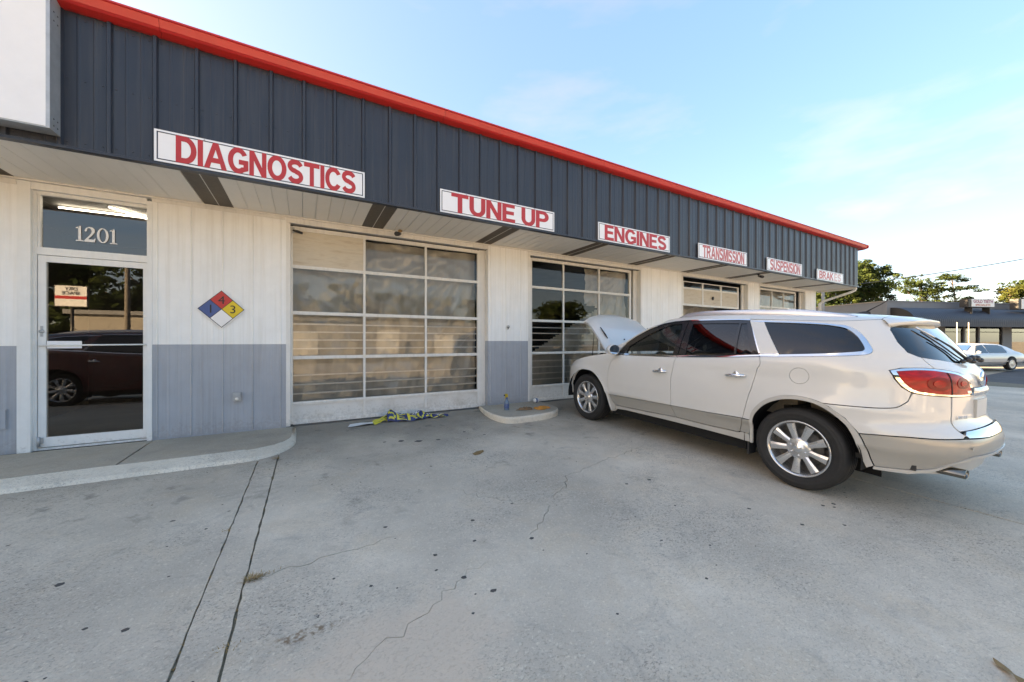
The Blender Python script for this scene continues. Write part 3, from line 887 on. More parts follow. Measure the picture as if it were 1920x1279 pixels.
def gdoor(cols, bars, boards=(), film_cut=None, seed=1, label=None, zt=2.945, zb=.022, tilt=0.0):
    x0, x1 = cols[0], cols[-1]; yf, yb_ = DY-.004, DY+.040
    mb = MB()
    mb.box(x0-.045, x0+.022, yf, yb_, zb, zt).box(x1-.022, x1+.045, yf, yb_, zb, zt)
    zr_ = [zb+.022] + RZ + [zt-.026]
    for k, z in enumerate(zr_):
        h = (.030 if k in (0, 5) else .024)
        mb.box(x0+.022, x1-.022, yf-.003, yb_, z-h, z+h)
        if 0 < k < 5: mb.box(x0+.022, x1-.022, yf-.009, yf-.003, z-.004, z+.006)
    for x in cols[1:-1]:
        for k in range(5):
            mb.box(x-.017, x+.017, yf, yb_-.004, zr_[k]+.02, zr_[k+1]-.02)
    d = part("bay_door", mb, "white_trim", shop, label)
    for c in range(len(cols)-1):
        a = cols[c]+(.022 if c == 0 else .017); b = cols[c+1]-(.022 if c == len(cols)-2 else .017)
        for k in range(5):
            z0, z1 = zr_[k]+.026, zr_[k+1]-.022
            if k == 0:
                mbp = MB().box(a, b, DY+.012, DY+.022, z0, z1); mbp.box(a+.0, b, DY+.006, DY+.012, z1-.012, z1)
                part("door_panel", mbp, "door_panel", d)
            elif (c, k) in boards:
                part("boarded_panel", MB().box(a, b, DY+.010, DY+.022, z0, z1), "plywood", d, "weathered board in place of a pane")
            else:
                t = random.uniform(-.0035, .0035); t2 = random.uniform(-.003, .003)
                q = [(a, DY+.016+t, z0), (b, DY+.016-t, z0), (b, DY+.016-t+t2, z1), (a, DY+.016+t+t2, z1)]
                mbp = MB().prism(q, (0, .004, 0))
                # a single sheet reads as one pane: keep only front face of the thin box for clean mirror
                mbp = MB().add(q, [(0, 1, 2, 3)])
                part("pane", mbp, "pane_glass", d)
    for z, ca, cb in bars:
        part("security_bar", MB().box(cols[ca]+.01, cols[cb]-.01, DY+.045, DY+.055, z-.010, z+.010), "white_trim", d)
    if film_cut != 0:
        me = film(x0+.0, x1-.0, .12, 2.90, DY+.155, seed, film_cut)
        o = obj("plastic_sheet", me, None, d); o.location = (-d.location.x-shop.location.x, -d.location.y-shop.location.y, 0)
        o["label"] = "crumpled dusty plastic sheet hung behind the panes"
    return d
B1 = [(z, c, c+1) for c in range(3) for z in (1.505, 1.386, 1.265, 1.136, .736, .594, .46)]
gdoor([-.173, .837, 1.839, 2.838], B1, boards={(0, 4)}, seed=3, label="bay door left of the first pier, one top pane boarded over")
B2 = [(z, c, c+1) for c in range(3) for z in (1.53, 1.41, 1.27, 1.14, .84, .71, .58, .46)]
gdoor([4.005, 4.828, 5.835, 6.814], B2, film_cut=lambda u, v: (v < .30+.55*u) or (u > .55 and v > .62+.2*(1-u)), seed=9, label="bay door behind the raised hood")
gdoor([12.567, 13.33, 14.1, 14.867], [(1.5, c, c+1) for c in range(3)], seed=14, label="farthest bay door")
# third bay: door rolled up, only its lowest section hangs in the opening
mb = MB().box(8.76, 11.42, DY-.004, DY+.04, 2.205, 2.26).box(8.76, 11.42, DY-.004, DY+.04, 2.655, 2.70).box(8.76, 11.42, DY, DY+.035, 2.84, 2.86)
for x in (8.80, 9.66, 10.52, 11.385): mb.box(x-.03, x+.03, DY-.002, DY+.036, 2.26, 2.84)
d3 = part("bay_door", mb, "white_trim", shop, "half raised bay door with three cream panels")
for x, ry in ((8.83, 0), (9.69, .02), (10.55, 0)):
    part("door_panel", MB().prism([(x, DY+.01, 2.262), (x+.80, DY+.012, 2.262), (x+.80, DY+.012-ry, 2.652), (x, DY+.01, 2.652)], (0, .012, 0)), "plywood", d3)
    part("pane", MB().add([(x, DY+.016, 2.705), (x+.80, DY+.016, 2.705), (x+.80, DY+.016, 2.838), (x, DY+.016, 2.838)], [(0, 1, 2, 3)]), "pane_glass", d3)
part("door_knob_hole", MB().lathe([(0, -.012), (.05, -.012), (.05, .0), (0, .0)], 14, 'y', c=(10.12, DY+.0, 2.46)), "dark_plastic", d3)
me = film(8.8, 11.4, .10, 2.60, DY+.75, 22)
o = obj("plastic_sheet", me, None, d3); o.location = (-d3.location.x-shop.location.x, -d3.location.y-shop.location.y, 0)

# ------------------------------------------------ office door with transom
EY = 6.262
mb = MB()
mb.box(-2.752, -2.652, WY-.018, EY+.05, .012, 3.022)
mb.box(-2.652, -2.626, EY-.030, EY+.05, .012, 2.94)
mb.box(-1.702, -1.655, WY-.012, EY+.05, .012, 2.985)
mb.box(-2.652, -1.702, WY-.010, EY+.05, 2.945, 3.022)
mb.box(-2.626, -1.702, EY-.022, EY+.05, 2.905, 2.944)
mb.box(-2.626, -1.702, EY-.026, EY+.05, 2.228, 2.312)
mb.box(-2.626, -2.606, EY-.012, EY+.03, 2.312, 2.905).box(-1.716, -1.702, EY-.012, EY+.03, 2.312, 2.905)
mb.box(-2.626, -1.702, EY-.02, EY+.05, .012, .036)
fr = part("door_frame", mb, "white_alu", shop)
part("transom_pane", MB().add([(-2.606, EY+.012, 2.312), (-1.716, EY+.012, 2.312), (-1.716, EY+.012, 2.905), (-2.606, EY+.012, 2.905)], [(0, 1, 2, 3)]), "door_glass", fr)
mb = MB()
mb.box(-2.620, -2.560, EY-.024, EY+.022, .046, 2.222).box(-1.750, -1.708, EY-.024, EY+.022, .046, 2.222)
mb.box(-2.560, -1.750, EY-.022, EY+.020, 2.150, 2.222).box(-2.560, -1.750, EY-.022, EY+.020, .046, .154)
od = part("office_door", mb, "white_alu", shop, "aluminium framed glass door")
part("glass", MB().add([(-2.56, EY+.0, .154), (-1.75, EY+.0, .154), (-1.75, EY+.0, 2.15), (-2.56, EY+.0, 2.15)], [(0, 1, 2, 3)]), "door_glass", od)
mb = MB().tube([(-2.60, EY-.052, 1.200), (-1.715, EY-.052, 1.207)], .0085, 8); mb.box(-2.606, -2.594, EY-.052, EY-.022, 1.192, 1.208).box(-1.722, -1.71, EY-.052, EY-.022, 1.199, 1.215)
part("push_bar", mb, "white_alu", od)
part("push_plate", MB().box(-2.545, -2.272, EY-.042, EY-.034, 1.166, 1.250), "sign_white", od)
mb = MB().lathe([(0, -.034), (.020, -.034), (.022, -.024), (.022, -.02)], 14, 'y', c=(-2.590, EY, 1.36)).box(-2.600, -2.580, EY-.03, EY-.024, 1.30, 1.42)
part("lock", mb, "galvanised", od)
part("pivot_hinge", MB().box(-2.618, -2.578, EY-.046, EY-.024, .09, .155).tube([(-2.605, EY-.05, .06), (-2.605, EY-.05, .17)], .014, 8), "galvanised", od)
# things printed or stuck on the glass
def put_text(body, x, y, z, w, h, m, parent, name="lettering", bold=.0, rot=None, ext=.0008, spacing=1.0):
    me, tw, th = text_mesh(name, body, 1.0, m, extrude=ext, bold=bold, spacing=spacing)
    scale_mesh(me, w/tw, h/th)
    o = obj(name, me, None, parent)
    off = Vector((0, 0, 0)); b_ = parent
    while b_ is not None: off += b_.location; b_ = b_.parent
    o.location = Vector((x, y, z)) - off
    return o
def poly2d(mb, pts, x, y, z, sx, sz, th=.0015):
    mb.prism([(x+a*sx, y, z+b*sz) for a, b in pts], (0, th, 0))
# serif numerals 1201
num = MB(); H = .178
def ring2(cx_, cz_, rx, rz, tx, tz, n=28):
    for k in range(n):
        a, b = 2*math.pi*k/n, 2*math.pi*(k+1)/n
        q = [(cx_+rx*math.cos(a), cz_+rz*math.sin(a)), (cx_+rx*math.cos(b), cz_+rz*math.sin(b)), (cx_+(rx-tx)*math.cos(b), cz_+(rz-tz)*math.sin(b)), (cx_+(rx-tx)*math.cos(a), cz_+(rz-tz)*math.sin(a))]
        num.prism([(p[0], EY-.0, p[1]) for p in q][::-1], (0, .0015, 0))
zb_ = 2.425
def one(x):
    poly2d(num, [(.35, .06), (.62, .06), (.62, 1.0), (.50, 1.0), (.35, .93)], x, EY, zb_, .085, H)
    poly2d(num, [(.10, .84), (.36, .86), (.50, 1.0), (.36, .96), (.10, .88)], x, EY, zb_, .085, H)
    poly2d(num, [(.12, 0), (.88, 0), (.88, .05), (.62, .08), (.35, .08), (.12, .05)], x, EY, zb_, .085, H)
one(-2.345); one(-2.062)
poly2d(num, [(.02, 0), (.92, 0), (1.0, .26), (.93, .26), (.84, .17), (.35, .17), (.72, .46), (.93, .68), (.88, .88), (.70, .98), (.42, 1.0), (.16, .91), (.04, .74), (.12, .66), (.25, .70), (.28, .85), (.42, .92), (.58, .87), (.66, .74), (.62, .60), (.45, .42), (.02, .08)], -2.268, EY, zb_, .096, H)
ring2(-2.112, zb_+H*.5, .050, H*.5, .022, .012)
part("street_number", num, "sign_white", fr)

# ------------------------------------------------ small fittings on the wall
ob = thing("outlet_box", "small grey outlet box low on the grey wall panel beside the office door", "outlet box", (-.797, 6.18, .44))
obj("cover", MB().box(-.045, .045, -.032, .004, 0, .115), "galvanised", ob)
obj("flap", MB().box(-.034, .034, -.045, -.032, .058, .105), "galvanised", ob)
obj("socket", MB().lathe([(0, -.052), (.018, -.05), (.022, -.033)], 12, 'y', c=(0, 0, .03)), "white_trim", ob)
def camera_unit(loc, label, tilt, base_m):
    c = thing("security_camera", label, "camera", loc, group="cameras under the soffit")
    obj("mount", MB().lathe([(0, .0), (.035, .0), (.035, -.02), (.014, -.03), (.012, -.06), (0, -.06)], 14, 'z'), base_m, c)
    obj("housing", MB().tube([(.0, .0, -.055), (tilt*.05, -.09, -.085), (tilt*.09, -.15, -.105)], [.022, .034, .036], 12), "dark_plastic", c)
    return c
camera_unit((1.34, 6.05, 3.032), "black security camera on a tan mount under the soffit above the first bay door", -1, "brown_nest")
camera_unit((10.6, 5.35, 3.045), "dark lamp-like camera under the soffit near the far end of the shop", -1, "dark_plastic")
ca = thing("door_sensor", "black bracket at the top left corner of the first bay door", "bracket", (-.13, 6.30, 2.86))
obj("arm", MB().tube([(-.02, .0, .02), (.05, -.03, 0), (.10, -.05, -.02)], [.014, .02, .016], 10), "dark_plastic", ca)
obj("plate", MB().box(-.03, .0, -.006, .012, -.02, .06), "galvanised", ca)
wn_ = thing("wasp_nest", "brown mud nest under the soffit corner left of the office door", "nest", (-2.93, 6.15, 3.02))
obj("lump", MB().lathe([(0, -.035), (.03, -.03), (.05, -.008), (.055, .018), (.03, .028), (0, .03)], 14, 'z'), "brown_nest", wn_)
hb = thing("wall_bracket", "broken metal bracket on the white pier between the first two bay doors", "bracket", (3.40, 6.185, 1.52))
obj("stub", MB().lathe([(0, -.04), (.016, -.04), (.016, -.01), (.030, -.005), (.03, .005)], 12, 'y'), "galvanised", hb)
obj("hook", MB().tube([(0, -.03, 0), (-.02, -.05, -.02), (-.03, -.04, -.05)], .006, 6), "dark_plastic", hb)
vg = thing("vent_cover", "flat grey painted cover plate low on the wall left of the office door", "cover plate", (-2.90, 6.186, .30))
obj("plate", MB().box(-.07, .07, -.006, .004, 0, .20), "gray_wall", vg)
obj("rim", MB().box(-.078, .078, -.003, .0035, -.008, .0).box(-.078, .078, -.003, .0035, .2, .208), "gray_wall", vg)
ds = thing("downspout", "cream downspout running from the soffit corner back to the far wall", "downspout", (16.05, 6.1, 0))
mb = MB().tube([(.13, -.98, 3.03), (.13, -.96, 2.96), (.10, -.85, 2.90), (-.01, -.15, 2.66), (-.03, -.05, 2.58), (-.03, -.04, .1)], .042, 8)
obj("pipe", mb, "white_trim", ds)
obj("strap", MB().box(-.09, .03, -.09, .05, 1.6, 1.63), "white_trim", ds)

# ------------------------------------------------ signs over the bays
SY = FY - .030
def sign(x0, x1, text, label, m, tx0, tx1, cap=.82, bold=.035, spacing=1.02, z0=3.078, z1=3.402):
    s = thing("bay_sign", label, "sign", ((x0+x1)/2, SY, z0), group="service signs along the fascia")
    w = x1-x0; h = z1-z0
    obj("panel", MB().box(-w/2, w/2, -.012, .0, 0, h), "sign_white", s)
    b = MB(); i_, t = .020, .010
    for a0, a1, c0, c1 in ((-w/2+i_, w/2-i_, i_, i_+t), (-w/2+i_, w/2-i_, h-i_-t, h-i_), (-w/2+i_, -w/2+i_+t, i_+t, h-i_-t), (w/2-i_-t, w/2-i_, i_+t, h-i_-t)):
        b.box(a0, a1, -.0136, -.012, c0, c1)
    obj("border", b, "sign_navy", s)
    # lettering, one object per word
    words = text.split(" "); tot = w*(tx1-tx0); x = -w/2+w*tx0
    ms = [glyph_mesh(wd, m, .0008, .075) for wd in words]
    gap = .40*len(words[:-1]); tw = sum(q[1] for q in ms) + gap; k = tot/tw
    for me, ww, hh in ms:
        scale_mesh(me, k, h*cap*1.02)
        o = obj("lettering", me, None, s); o.location = (x, -.0135, h*(1-cap*1.02)/2)
        x += (ww+.40)*k
    for fx in (-w*.3, w*.3):
        obj("screw", MB().lathe([(0, -.017), (.007, -.016), (.008, -.012)], 8, 'y', c=(fx, 0, h-.012)), "galvanised", s)
    return s
sign(-1.327, .668, "DIAGNOSTICS", "white sign lettered DIAGNOSTICS in red on the dark fascia", "sign_red", .085, .945)
sign(1.666, 3.639, "TUNE UP", "white sign lettered TUNE UP in red on the dark fascia", "sign_red", .085, .94)
sign(4.615, 6.567, "ENGINES", "white sign lettered ENGINES in red on the dark fascia", "sign_red", .08, .94)
sign(7.515, 9.42, "TRANSMISSION", "white sign lettered TRANSMISSION in faded red on the fascia", "sign_red_faded", .08, .935, bold=.02)
sign(10.352, 12.204, "SUSPENSION", "white sign lettered SUSPENSION in faded red on the fascia", "sign_red_faded", .08, .94, bold=.015)
s6 = sign(13.116, 14.904, "BRAK", "white sign lettered BRAKES with its last letters bleached away", "sign_red_faded", .08, .60, cap=.70, bold=.02, z0=3.07, z1=3.372)
me, tw, th = glyph_mesh("ES", "sign_red_ghost", .0006)
scale_mesh(me, .26*1.788/tw, .302*.78*.92); o = obj("lettering", me, None, s6); o.location = (1.788*(.64-.5), -.0135, .302*(1-.78*.92)/2)

cs = thing("cabinet_sign", "big blank white cabinet sign with a metal edge at the left end of the fascia", "sign", (-3.6, 4.96, 3.145))
obj("face", MB().box(-1.62, 1.60, -.09, -.07, .012, 1.80), "sign_white", cs)
mb = MB().box(1.60, 1.625, -.09, .075, .0, 1.81).box(-1.645, -1.62, -.09, .075, 0, 1.81).box(-1.62, 1.60, -.085, .075, .0, .012).box(-1.62, 1.6, -.085, .075, 1.80, 1.81)
obj("edge", mb, "galvanised", cs)
mb = MB()
for z in (.05, .11, 1.0, 1.08): mb.lathe([(0, .003), (.007, .002), (.008, 0)], 8, 'x', c=(1.625, -.03, z)).lathe([(0, .003), (.007, .002), (.008, 0)], 8, 'x', c=(1.625, .03, z))
obj("rivet", mb, "dark_plastic", cs)
obj("body", MB().box(-1.60, 1.59, -.065, .07, .02, 1.79), "dark_room", cs)

# hazard diamond
dm = thing("hazard_diamond", "diamond hazard sign in blue, red, yellow and white with numbers 1 4 3", "sign", (-.965, 6.178, 1.675))
a = .262
obj("backing", MB().prism([(0, -.004, -a), (a, -.004, 0), (0, -.004, a), (-a, -.004, 0)], (0, .008, 0)), "sign_white", dm)
obj("outline", MB().prism([(0, -.0055, -.249), (.249, -.0055, 0), (0, -.0055, .249), (-.249, -.0055, 0)], (0, .0015, 0)), "black_print", dm)
hh = .1165; g = .1215
for (cx_, cz_), mname in (((-g, 0), "nfpa_blue"), ((0, g), "nfpa_red"), ((g, 0), "nfpa_yellow"), ((0, -g), "sign_white")):
    obj("field", MB().prism([(cx_, -.007, cz_-hh), (cx_+hh, -.007, cz_), (cx_, -.007, cz_+hh), (cx_-hh, -.007, cz_)], (0, .0014, 0)), mname, dm)
for t_, cx_, cz_ in (("1", -g+.008, 0), ("4", 0, g), ("3", g, 0)):
    me, tw, th = text_mesh("number", t_, 1.0, "black_print", extrude=.0006, bold=.0)
    k = .105/th; scale_mesh(me, k*1.05, k); o = obj("number", me, None, dm); o.location = (cx_-tw*k*1.05/2, -.0082, cz_-.052)
# ---------------------------------------------------------------- white estate SUV: body surface as a function of (s, z)
X0R=-.10
_xrz=np.array([.15,.30,.45,.50,.57,.64,.70,.74,.80,.95,1.10,1.15,1.20,1.25,1.30,1.35,1.40,1.45,1.50,1.55,1.60,1.66,1.80])
_xrv=np.array([-.93,-.975,-.995,-1.02,-1.035,-1.03,-1.00,-.95,-.925,-.92,-.915,-.905,-.875,-.83,-.80,-.775,-.74,-.705,-.67,-.625,-.58,-.53,-.40])
_wz=np.array([.15,.20,.28,.34,.44,.515,.555,.60,.72,.85,.95,1.05])
_wv=np.array([.85,.905,.936,.946,.955,.964,.984,.981,.988,.985,.977,.964])
_xfz=np.array([.15,.30,.45,.60,.75,.85,.95,1.05,1.15,1.25])
_xfv=np.array([3.80,3.90,3.97,4.00,3.98,3.93,3.82,3.62,3.40,3.2])
_bx=np.array([-1.2,-.5,0,.4,.9,1.4,2.0,2.5,3.0,4.2]); _bz=np.array([1.36,1.34,1.295,1.255,1.215,1.185,1.165,1.155,1.15,1.15])
_tx=np.array([-1.2,-.6,-.3,.2,.6,1.3,1.7,2.0,2.6]); _tz=np.array([1.50,1.575,1.60,1.61,1.612,1.612,1.60,1.56,1.45])
def bsm(z,xs,ys,h=.012):
    z=np.asarray(z,float); return (np.interp(z-h,xs,ys)+np.interp(z,xs,ys)*2+np.interp(z+h,xs,ys))/4
def belt(x): return bsm(x,_bx,_bz,.15)
def topz(x): return bsm(x,_tx,_tz,.12)
def BW(x,z):
    x=np.asarray(x,float); z=np.asarray(z,float); zb=belt(x)
    lo=bsm(z,_wz,_wv,.010)
    t=np.clip((z-(zb-.14))/.14,0,1); lo=lo-.052*t*t
    g=(z-zb); t1=np.maximum(topz(x)-zb,.05)
    q=g/t1
    hi=.915-.150*q-.065*np.clip(q,0,2)**2
    k=np.clip((g+.012)/.024,0,1)
    w=lo*(1-k)+hi*k
    # slight bow in plan
    w=w-.006*((x-1.4)/1.6)**2
    # arch flares
    for xc in (0.,3.02):
        r=np.hypot(x-xc,z-.385); w=w+.012*np.exp(-((r-.47)/.05)**2)*(z>.25)
    return w
def bxr(z): return bsm(z,_xrz,_xrv,.015)
def bxf(z): return bsm(z,_xfz,_xfv,.02)
NR=2.7; NF=2.5; X0F=2.95
def BP(s,z):
    s=np.atleast_1d(np.asarray(s,float)); z=np.atleast_1d(np.asarray(z,float)); s,z=np.broadcast_arrays(s,z)
    x=s.copy(); y=BW(np.clip(s,X0R,X0F),z)
    m=s<X0R
    if m.any():
        ph=np.clip(X0R-s[m],0,2)*np.pi/2; zz=z[m]
        w=BW(np.full_like(zz,X0R),zz); c=np.cos(ph); n=np.sin(ph)
        r=(np.abs(c)**NR+np.abs(n)**NR)**(-1/NR)
        x[m]=X0R-(X0R-bxr(zz))*r*n; y[m]=w*r*c
    m=s>X0F
    if m.any():
        ph=np.clip(s[m]-X0F,0,2)*np.pi/2; zz=z[m]
        w=BW(np.full_like(zz,X0F),zz); c=np.cos(ph); n=np.sin(ph)
        r=(np.abs(c)**NF+np.abs(n)**NF)**(-1/NF)
        x[m]=X0F+(bxf(zz)-X0F)*r*n; y[m]=w*r*c
    return np.stack([x,y,z],-1)
mat("suv_white", (0.65, 0.635, 0.60), 0.3, coat=.8, var=0.015, vscale=3)
mat("suv_beige", (0.37, 0.35, 0.31), 0.36, metal=0.2, coat=0.5, var=0.03, vscale=4)
mat("suv_sill", (0.47, 0.45, 0.41), 0.35, coat=0.5, var=0.05, vscale=5)
mat("suv_inner", (0.035, 0.033, 0.031), 0.7)
mat("trim_black", (0.016, 0.016, 0.018), 0.25, coat=0.6)
mat("tyre_black", (0.018, 0.0175, 0.017), 0.72, var=0.25, vscale=12)
mat("rim_metal", (0.66, 0.66, 0.66), 0.24, metal=.85, var=0.05, vscale=20)
mat("brake_dark", (0.13, 0.12, 0.11), 0.6, metal=0.5, var=0.4, vscale=20)
mat("lamp_red", (0.40, 0.006, 0.008), 0.25, spec=.35, var=.5, vscale=9, stretch=(1,1,3))
mat("lamp_red_deep", (0.22, 0.003, 0.004), 0.3, spec=.3)
mat("lamp_clear", (0.75, 0.72, 0.68), 0.1, coat=1.0, metal=.4)
mat("rail_silver", (0.62, 0.64, 0.67), 0.25, metal=0.7)
mat("seat_tan", (0.26, 0.21, 0.16), 0.7, var=.1, vscale=8)
mat("dash_gray", (0.10, 0.095, 0.09), 0.6)
mat("wood_trim", (0.20, 0.08, 0.03), 0.3, coat=.5)
mat("plate_white", (0.62, 0.62, 0.60), 0.4)
mat("exhaust_steel", (0.25, 0.23, 0.20), 0.25, metal=1.0)
mat("liner", (0.008, 0.008, 0.008), 0.9)
glass_mat("car_glass", (0.80, 0.88, 0.85), 1.0, 1.5)
glass_mat("tinted_glass", (0.035, 0.04, 0.045), 1.5, 1.52)

def bl(xs, dz=0.0): return [(x, float(belt(x))+dz) for x in xs]
def inset(poly, d):
    p = np.array(poly, float); n = len(p)
    ar = .5*np.sum(p[:,0]*np.roll(p[:,1], -1)-np.roll(p[:,0], -1)*p[:,1]); sg = 1 if ar > 0 else -1
    out = []
    for i in range(n):
        a, b, c = p[i-1], p[i], p[(i+1) % n]
        t1 = (b-a)/(np.linalg.norm(b-a)+1e-12); t2 = (c-b)/(np.linalg.norm(c-b)+1e-12)
        n1 = np.array([-t1[1], t1[0]])*sg; n2 = np.array([-t2[1], t2[0]])*sg
        m = n1+n2; q = np.dot(m, m)
        out.append(tuple(b + (m*2/q if q > .5 else n1)*d))
    return out
def BN(s, z):
    e = 2e-3
    a = BP(s+e, z)-BP(s-e, z); b = BP(s, z+e)-BP(s, z-e)
    n = np.cross(b, a); return n/(np.linalg.norm(n, axis=1, keepdims=True)+1e-12)
_t = BN(np.array([1.0]), np.array([.8]))[0]
BSIGN = 1.0 if _t[1] > 0 else -1.0
def mirr(poly, c=-2.2): return poly + [(c-s, z) for s, z in poly[::-1]]

def panel_mesh(name, outer, holes, m, off=0.0, th=.022, step=.05, edge=.022, gap=.0028, side=1, m_in="suv_inner", offf=None):
    o = resample(outer, edge); o = inset(o, gap) if gap else o
    hs = []
    for h in holes: hs.append(resample(h, edge))
    V, T, bd = cdt(o, hs, step, edge*1.3)
    p = BP(V[:,0], V[:,1]); n = BN(V[:,0], V[:,1])*BSIGN
    oo = off if offf is None else offf(V[:,0], V[:,1])[:, None]
    top = p + n*oo; bot = p + n*(oo-th)
    a, b, c = top[T[:,0]], top[T[:,1]], top[T[:,2]]
    fn = np.cross(b-a, c-a); 
    if (fn*n[T[:,0]]).sum() < 0: T = T[:, ::-1]; bd = [(j, i) for i, j in bd]
    if side < 0:
        top = top*[1,-1,1]; bot = bot*[1,-1,1]; T = T[:, ::-1]; bd = [(j, i) for i, j in bd]
    mb = MB(); slab_from_cdt(mb, top, bot, T, bd, 0, 0, 1)
    me = mb.mesh(name, [m, m_in])
    # smooth normals across the panel from the analytic surface
    nn = n*([1, -1, 1] if side < 0 else [1, 1, 1])
    me.normals_split_custom_set_from_vertices([tuple(q) for q in nn] + [tuple(-q) for q in nn] + [(0, 0, 0)]*(len(mb.v)-2*len(nn)))
    return me
def panel(name, outer, holes=(), m="suv_white", parent=None, side=1, label=None, **k):
    return obj(name, panel_mesh(name, outer, holes, m, side=side, **k), None, parent, label=label)
def both(name, outer, holes=(), m="suv_white", parent=None, **k):
    return [panel(name, outer, holes, m, parent if not isinstance(parent, (list, tuple)) else parent[i], side=s_, **k) for i, s_ in enumerate((1, -1))]
def s_at(x, z):
    """s of the point at longitudinal position x on the nose"""
    lo, hi = X0F, X0F+1.0
    for _ in range(40):
        md = (lo+hi)/2
        if BP(md, z)[0][0] < x: lo = md
        else: hi = md
    return lo

suv = thing("parked_suv", "pearl white SUV with its hood raised, nose towards the second bay door", "car", (5.026, 1.728, -.160))
_phi, _pit = .007, .030
_F = Vector((math.sin(_phi)*math.cos(_pit), math.cos(_phi)*math.cos(_pit), math.sin(_pit))); _Lf = Vector((-math.cos(_phi), math.sin(_phi), 0)); _Up = _F.cross(_Lf)
suv.rotation_euler = Matrix((_F, _Lf, _Up)).transposed().to_euler()

RE = [(2.62,1.165),(2.45,1.255),(2.284,1.343),(2.146,1.440),(1.94,1.551),(1.725,1.617),(1.51,1.643),(1.30,1.654),(.964,1.650),(.60,1.640),(.35,1.629),(.10,1.616),(-.10,1.606),(-.25,1.604),(-.40,1.608),(-.50,1.614),(-.574,1.618)]
FDR = [(1.346, None), (1.347,1.155), (1.360,1.05), (1.377,.898), (1.372,.70), (1.368,.553)]      # shut line between the doors
RDR = [(.352,1.205),(.342,1.181),(.344,1.147),(.364,1.118),(.409,.899),(.430,.829),(.485,.579)]   # rear edge of the rear door
GB = .022
rarch_out = [(.418,.335),(.416,.50),(.408,.578),(.378,.682),(.278,.802),(.150,.868),(.045,.891),(-.075,.889),(-.150,.872),(-.213,.840),(-.292,.757),(-.333,.640),(-.368,.509),(-.402,.390)]
rarch_in = [(.390,.335),(.386,.50),(.370,.628),(.272,.758),(.147,.830),(.028,.857),(-.09,.855),(-.155,.838),(-.212,.800),(-.275,.722),(-.306,.622),(-.338,.489),(-.374,.362)]
rarch_out = spl(rarch_out, 4); rarch_in = spl(rarch_in, 4)
fa = [(2.455,.275),(2.497,.389),(2.535,.515),(2.565,.583),(2.625,.676),(2.707,.757),(2.79,.812),(2.877,.843)]
_c = [(3.02+.462*math.cos(a), .388+.462*math.sin(a)) for a in np.radians(np.arange(90, -8, -10))]
fa_front = [(s_at(x, z), z) for x, z in _c if x > 3.0]
farch = spl(fa + fa_front, 3)

# --- doors
fd_low = bl([2.395, 2.2, 2.0, 1.8, 1.6, 1.45, 1.346], -GB)[::-1] 
fd = [(1.347,1.155),(1.360,1.05),(1.377,.898),(1.372,.70),(1.368,.553),(1.65,.546),(1.944,.538),(2.22,.527),(2.483,.517),(2.494,.70),(2.497,.874),(2.477,.96),(2.442,1.05),(2.404,1.10)] + bl([2.395, 2.2, 2.0, 1.8, 1.6, 1.45, 1.346], -GB)
rd = RDR[::-1] + bl([.362, .6, .8, 1.0, 1.2, 1.346], -GB) + [(1.347,1.155),(1.360,1.05),(1.377,.898),(1.372,.70),(1.368,.553),(1.13,.558),(.899,.562),(.68,.571)]
rd = [(s, z) for s, z in rd if not (s < .353 and z > 1.2)]
doors_f = both("front_door", fd, parent=suv)
doors_r = both("rear_door", rd, parent=suv)
both("door_cladding", [(2.483,.515),(2.425,.42),(2.351,.374),(1.783,.391),(1.302,.413),(1.352,.503),(1.367,.551),(1.65,.544),(1.944,.536),(2.22,.525)], m="suv_beige", parent=doors_f, off=.002)
both("door_cladding", [(.485,.577),(.520,.43),(.537,.416),(.909,.408),(1.302,.413),(1.352,.503),(1.367,.551),(1.13,.556),(.899,.560),(.68,.569)], m="suv_beige", parent=doors_r, off=.002)
fw_out = bl([2.37, 2.0, 1.7, 1.5, 1.338])[::-1] + [(2.37, float(belt(2.37))),(2.27,1.305),(2.13,1.408),(1.93,1.520),(1.72,1.590),(1.55,1.620),(1.354,1.630),(1.342,1.40)]
fw_out = bl([1.338, 1.5, 1.7, 2.0, 2.37]) + [(2.27,1.305),(2.13,1.408),(1.93,1.520),(1.72,1.590),(1.55,1.618),(1.354,1.629),(1.342,1.40)]
fw_hole = bl([1.418, 1.6, 1.8, 2.0, 2.20], .006) + [(2.192,1.262),(2.009,1.386),(1.87,1.466),(1.741,1.530),(1.64,1.568),(1.564,1.589),(1.433,1.598),(1.405,1.504),(1.405,1.35)]
rw_out = bl([.373, .6, .9, 1.15, 1.334]) + [(1.338,1.40),(1.350,1.629),(1.0,1.630),(.72,1.628),(.588,1.621),(.480,1.454)]
rw_h1 = bl([.640, .8, 1.0, 1.232], .006) + [(1.254,1.407),(1.278,1.594),(1.0,1.596),(.700,1.593)]
rw_h2 = bl([.458, .618], .006) + [(.676,1.591),(.612,1.590),(.475,1.31)]
fr_f = both("window_frame", fw_out, [fw_hole], m="trim_black", parent=doors_f, th=.03, off=-.003)
fr_r = both("window_frame", rw_out, [rw_h1, rw_h2], m="trim_black", parent=doors_r, th=.03, off=-.003)
def panes(h, m, ps, name="window"):
    return both(name, h, m=m, parent=ps, gap=-.004, off=-.010, th=.0, step=.12)
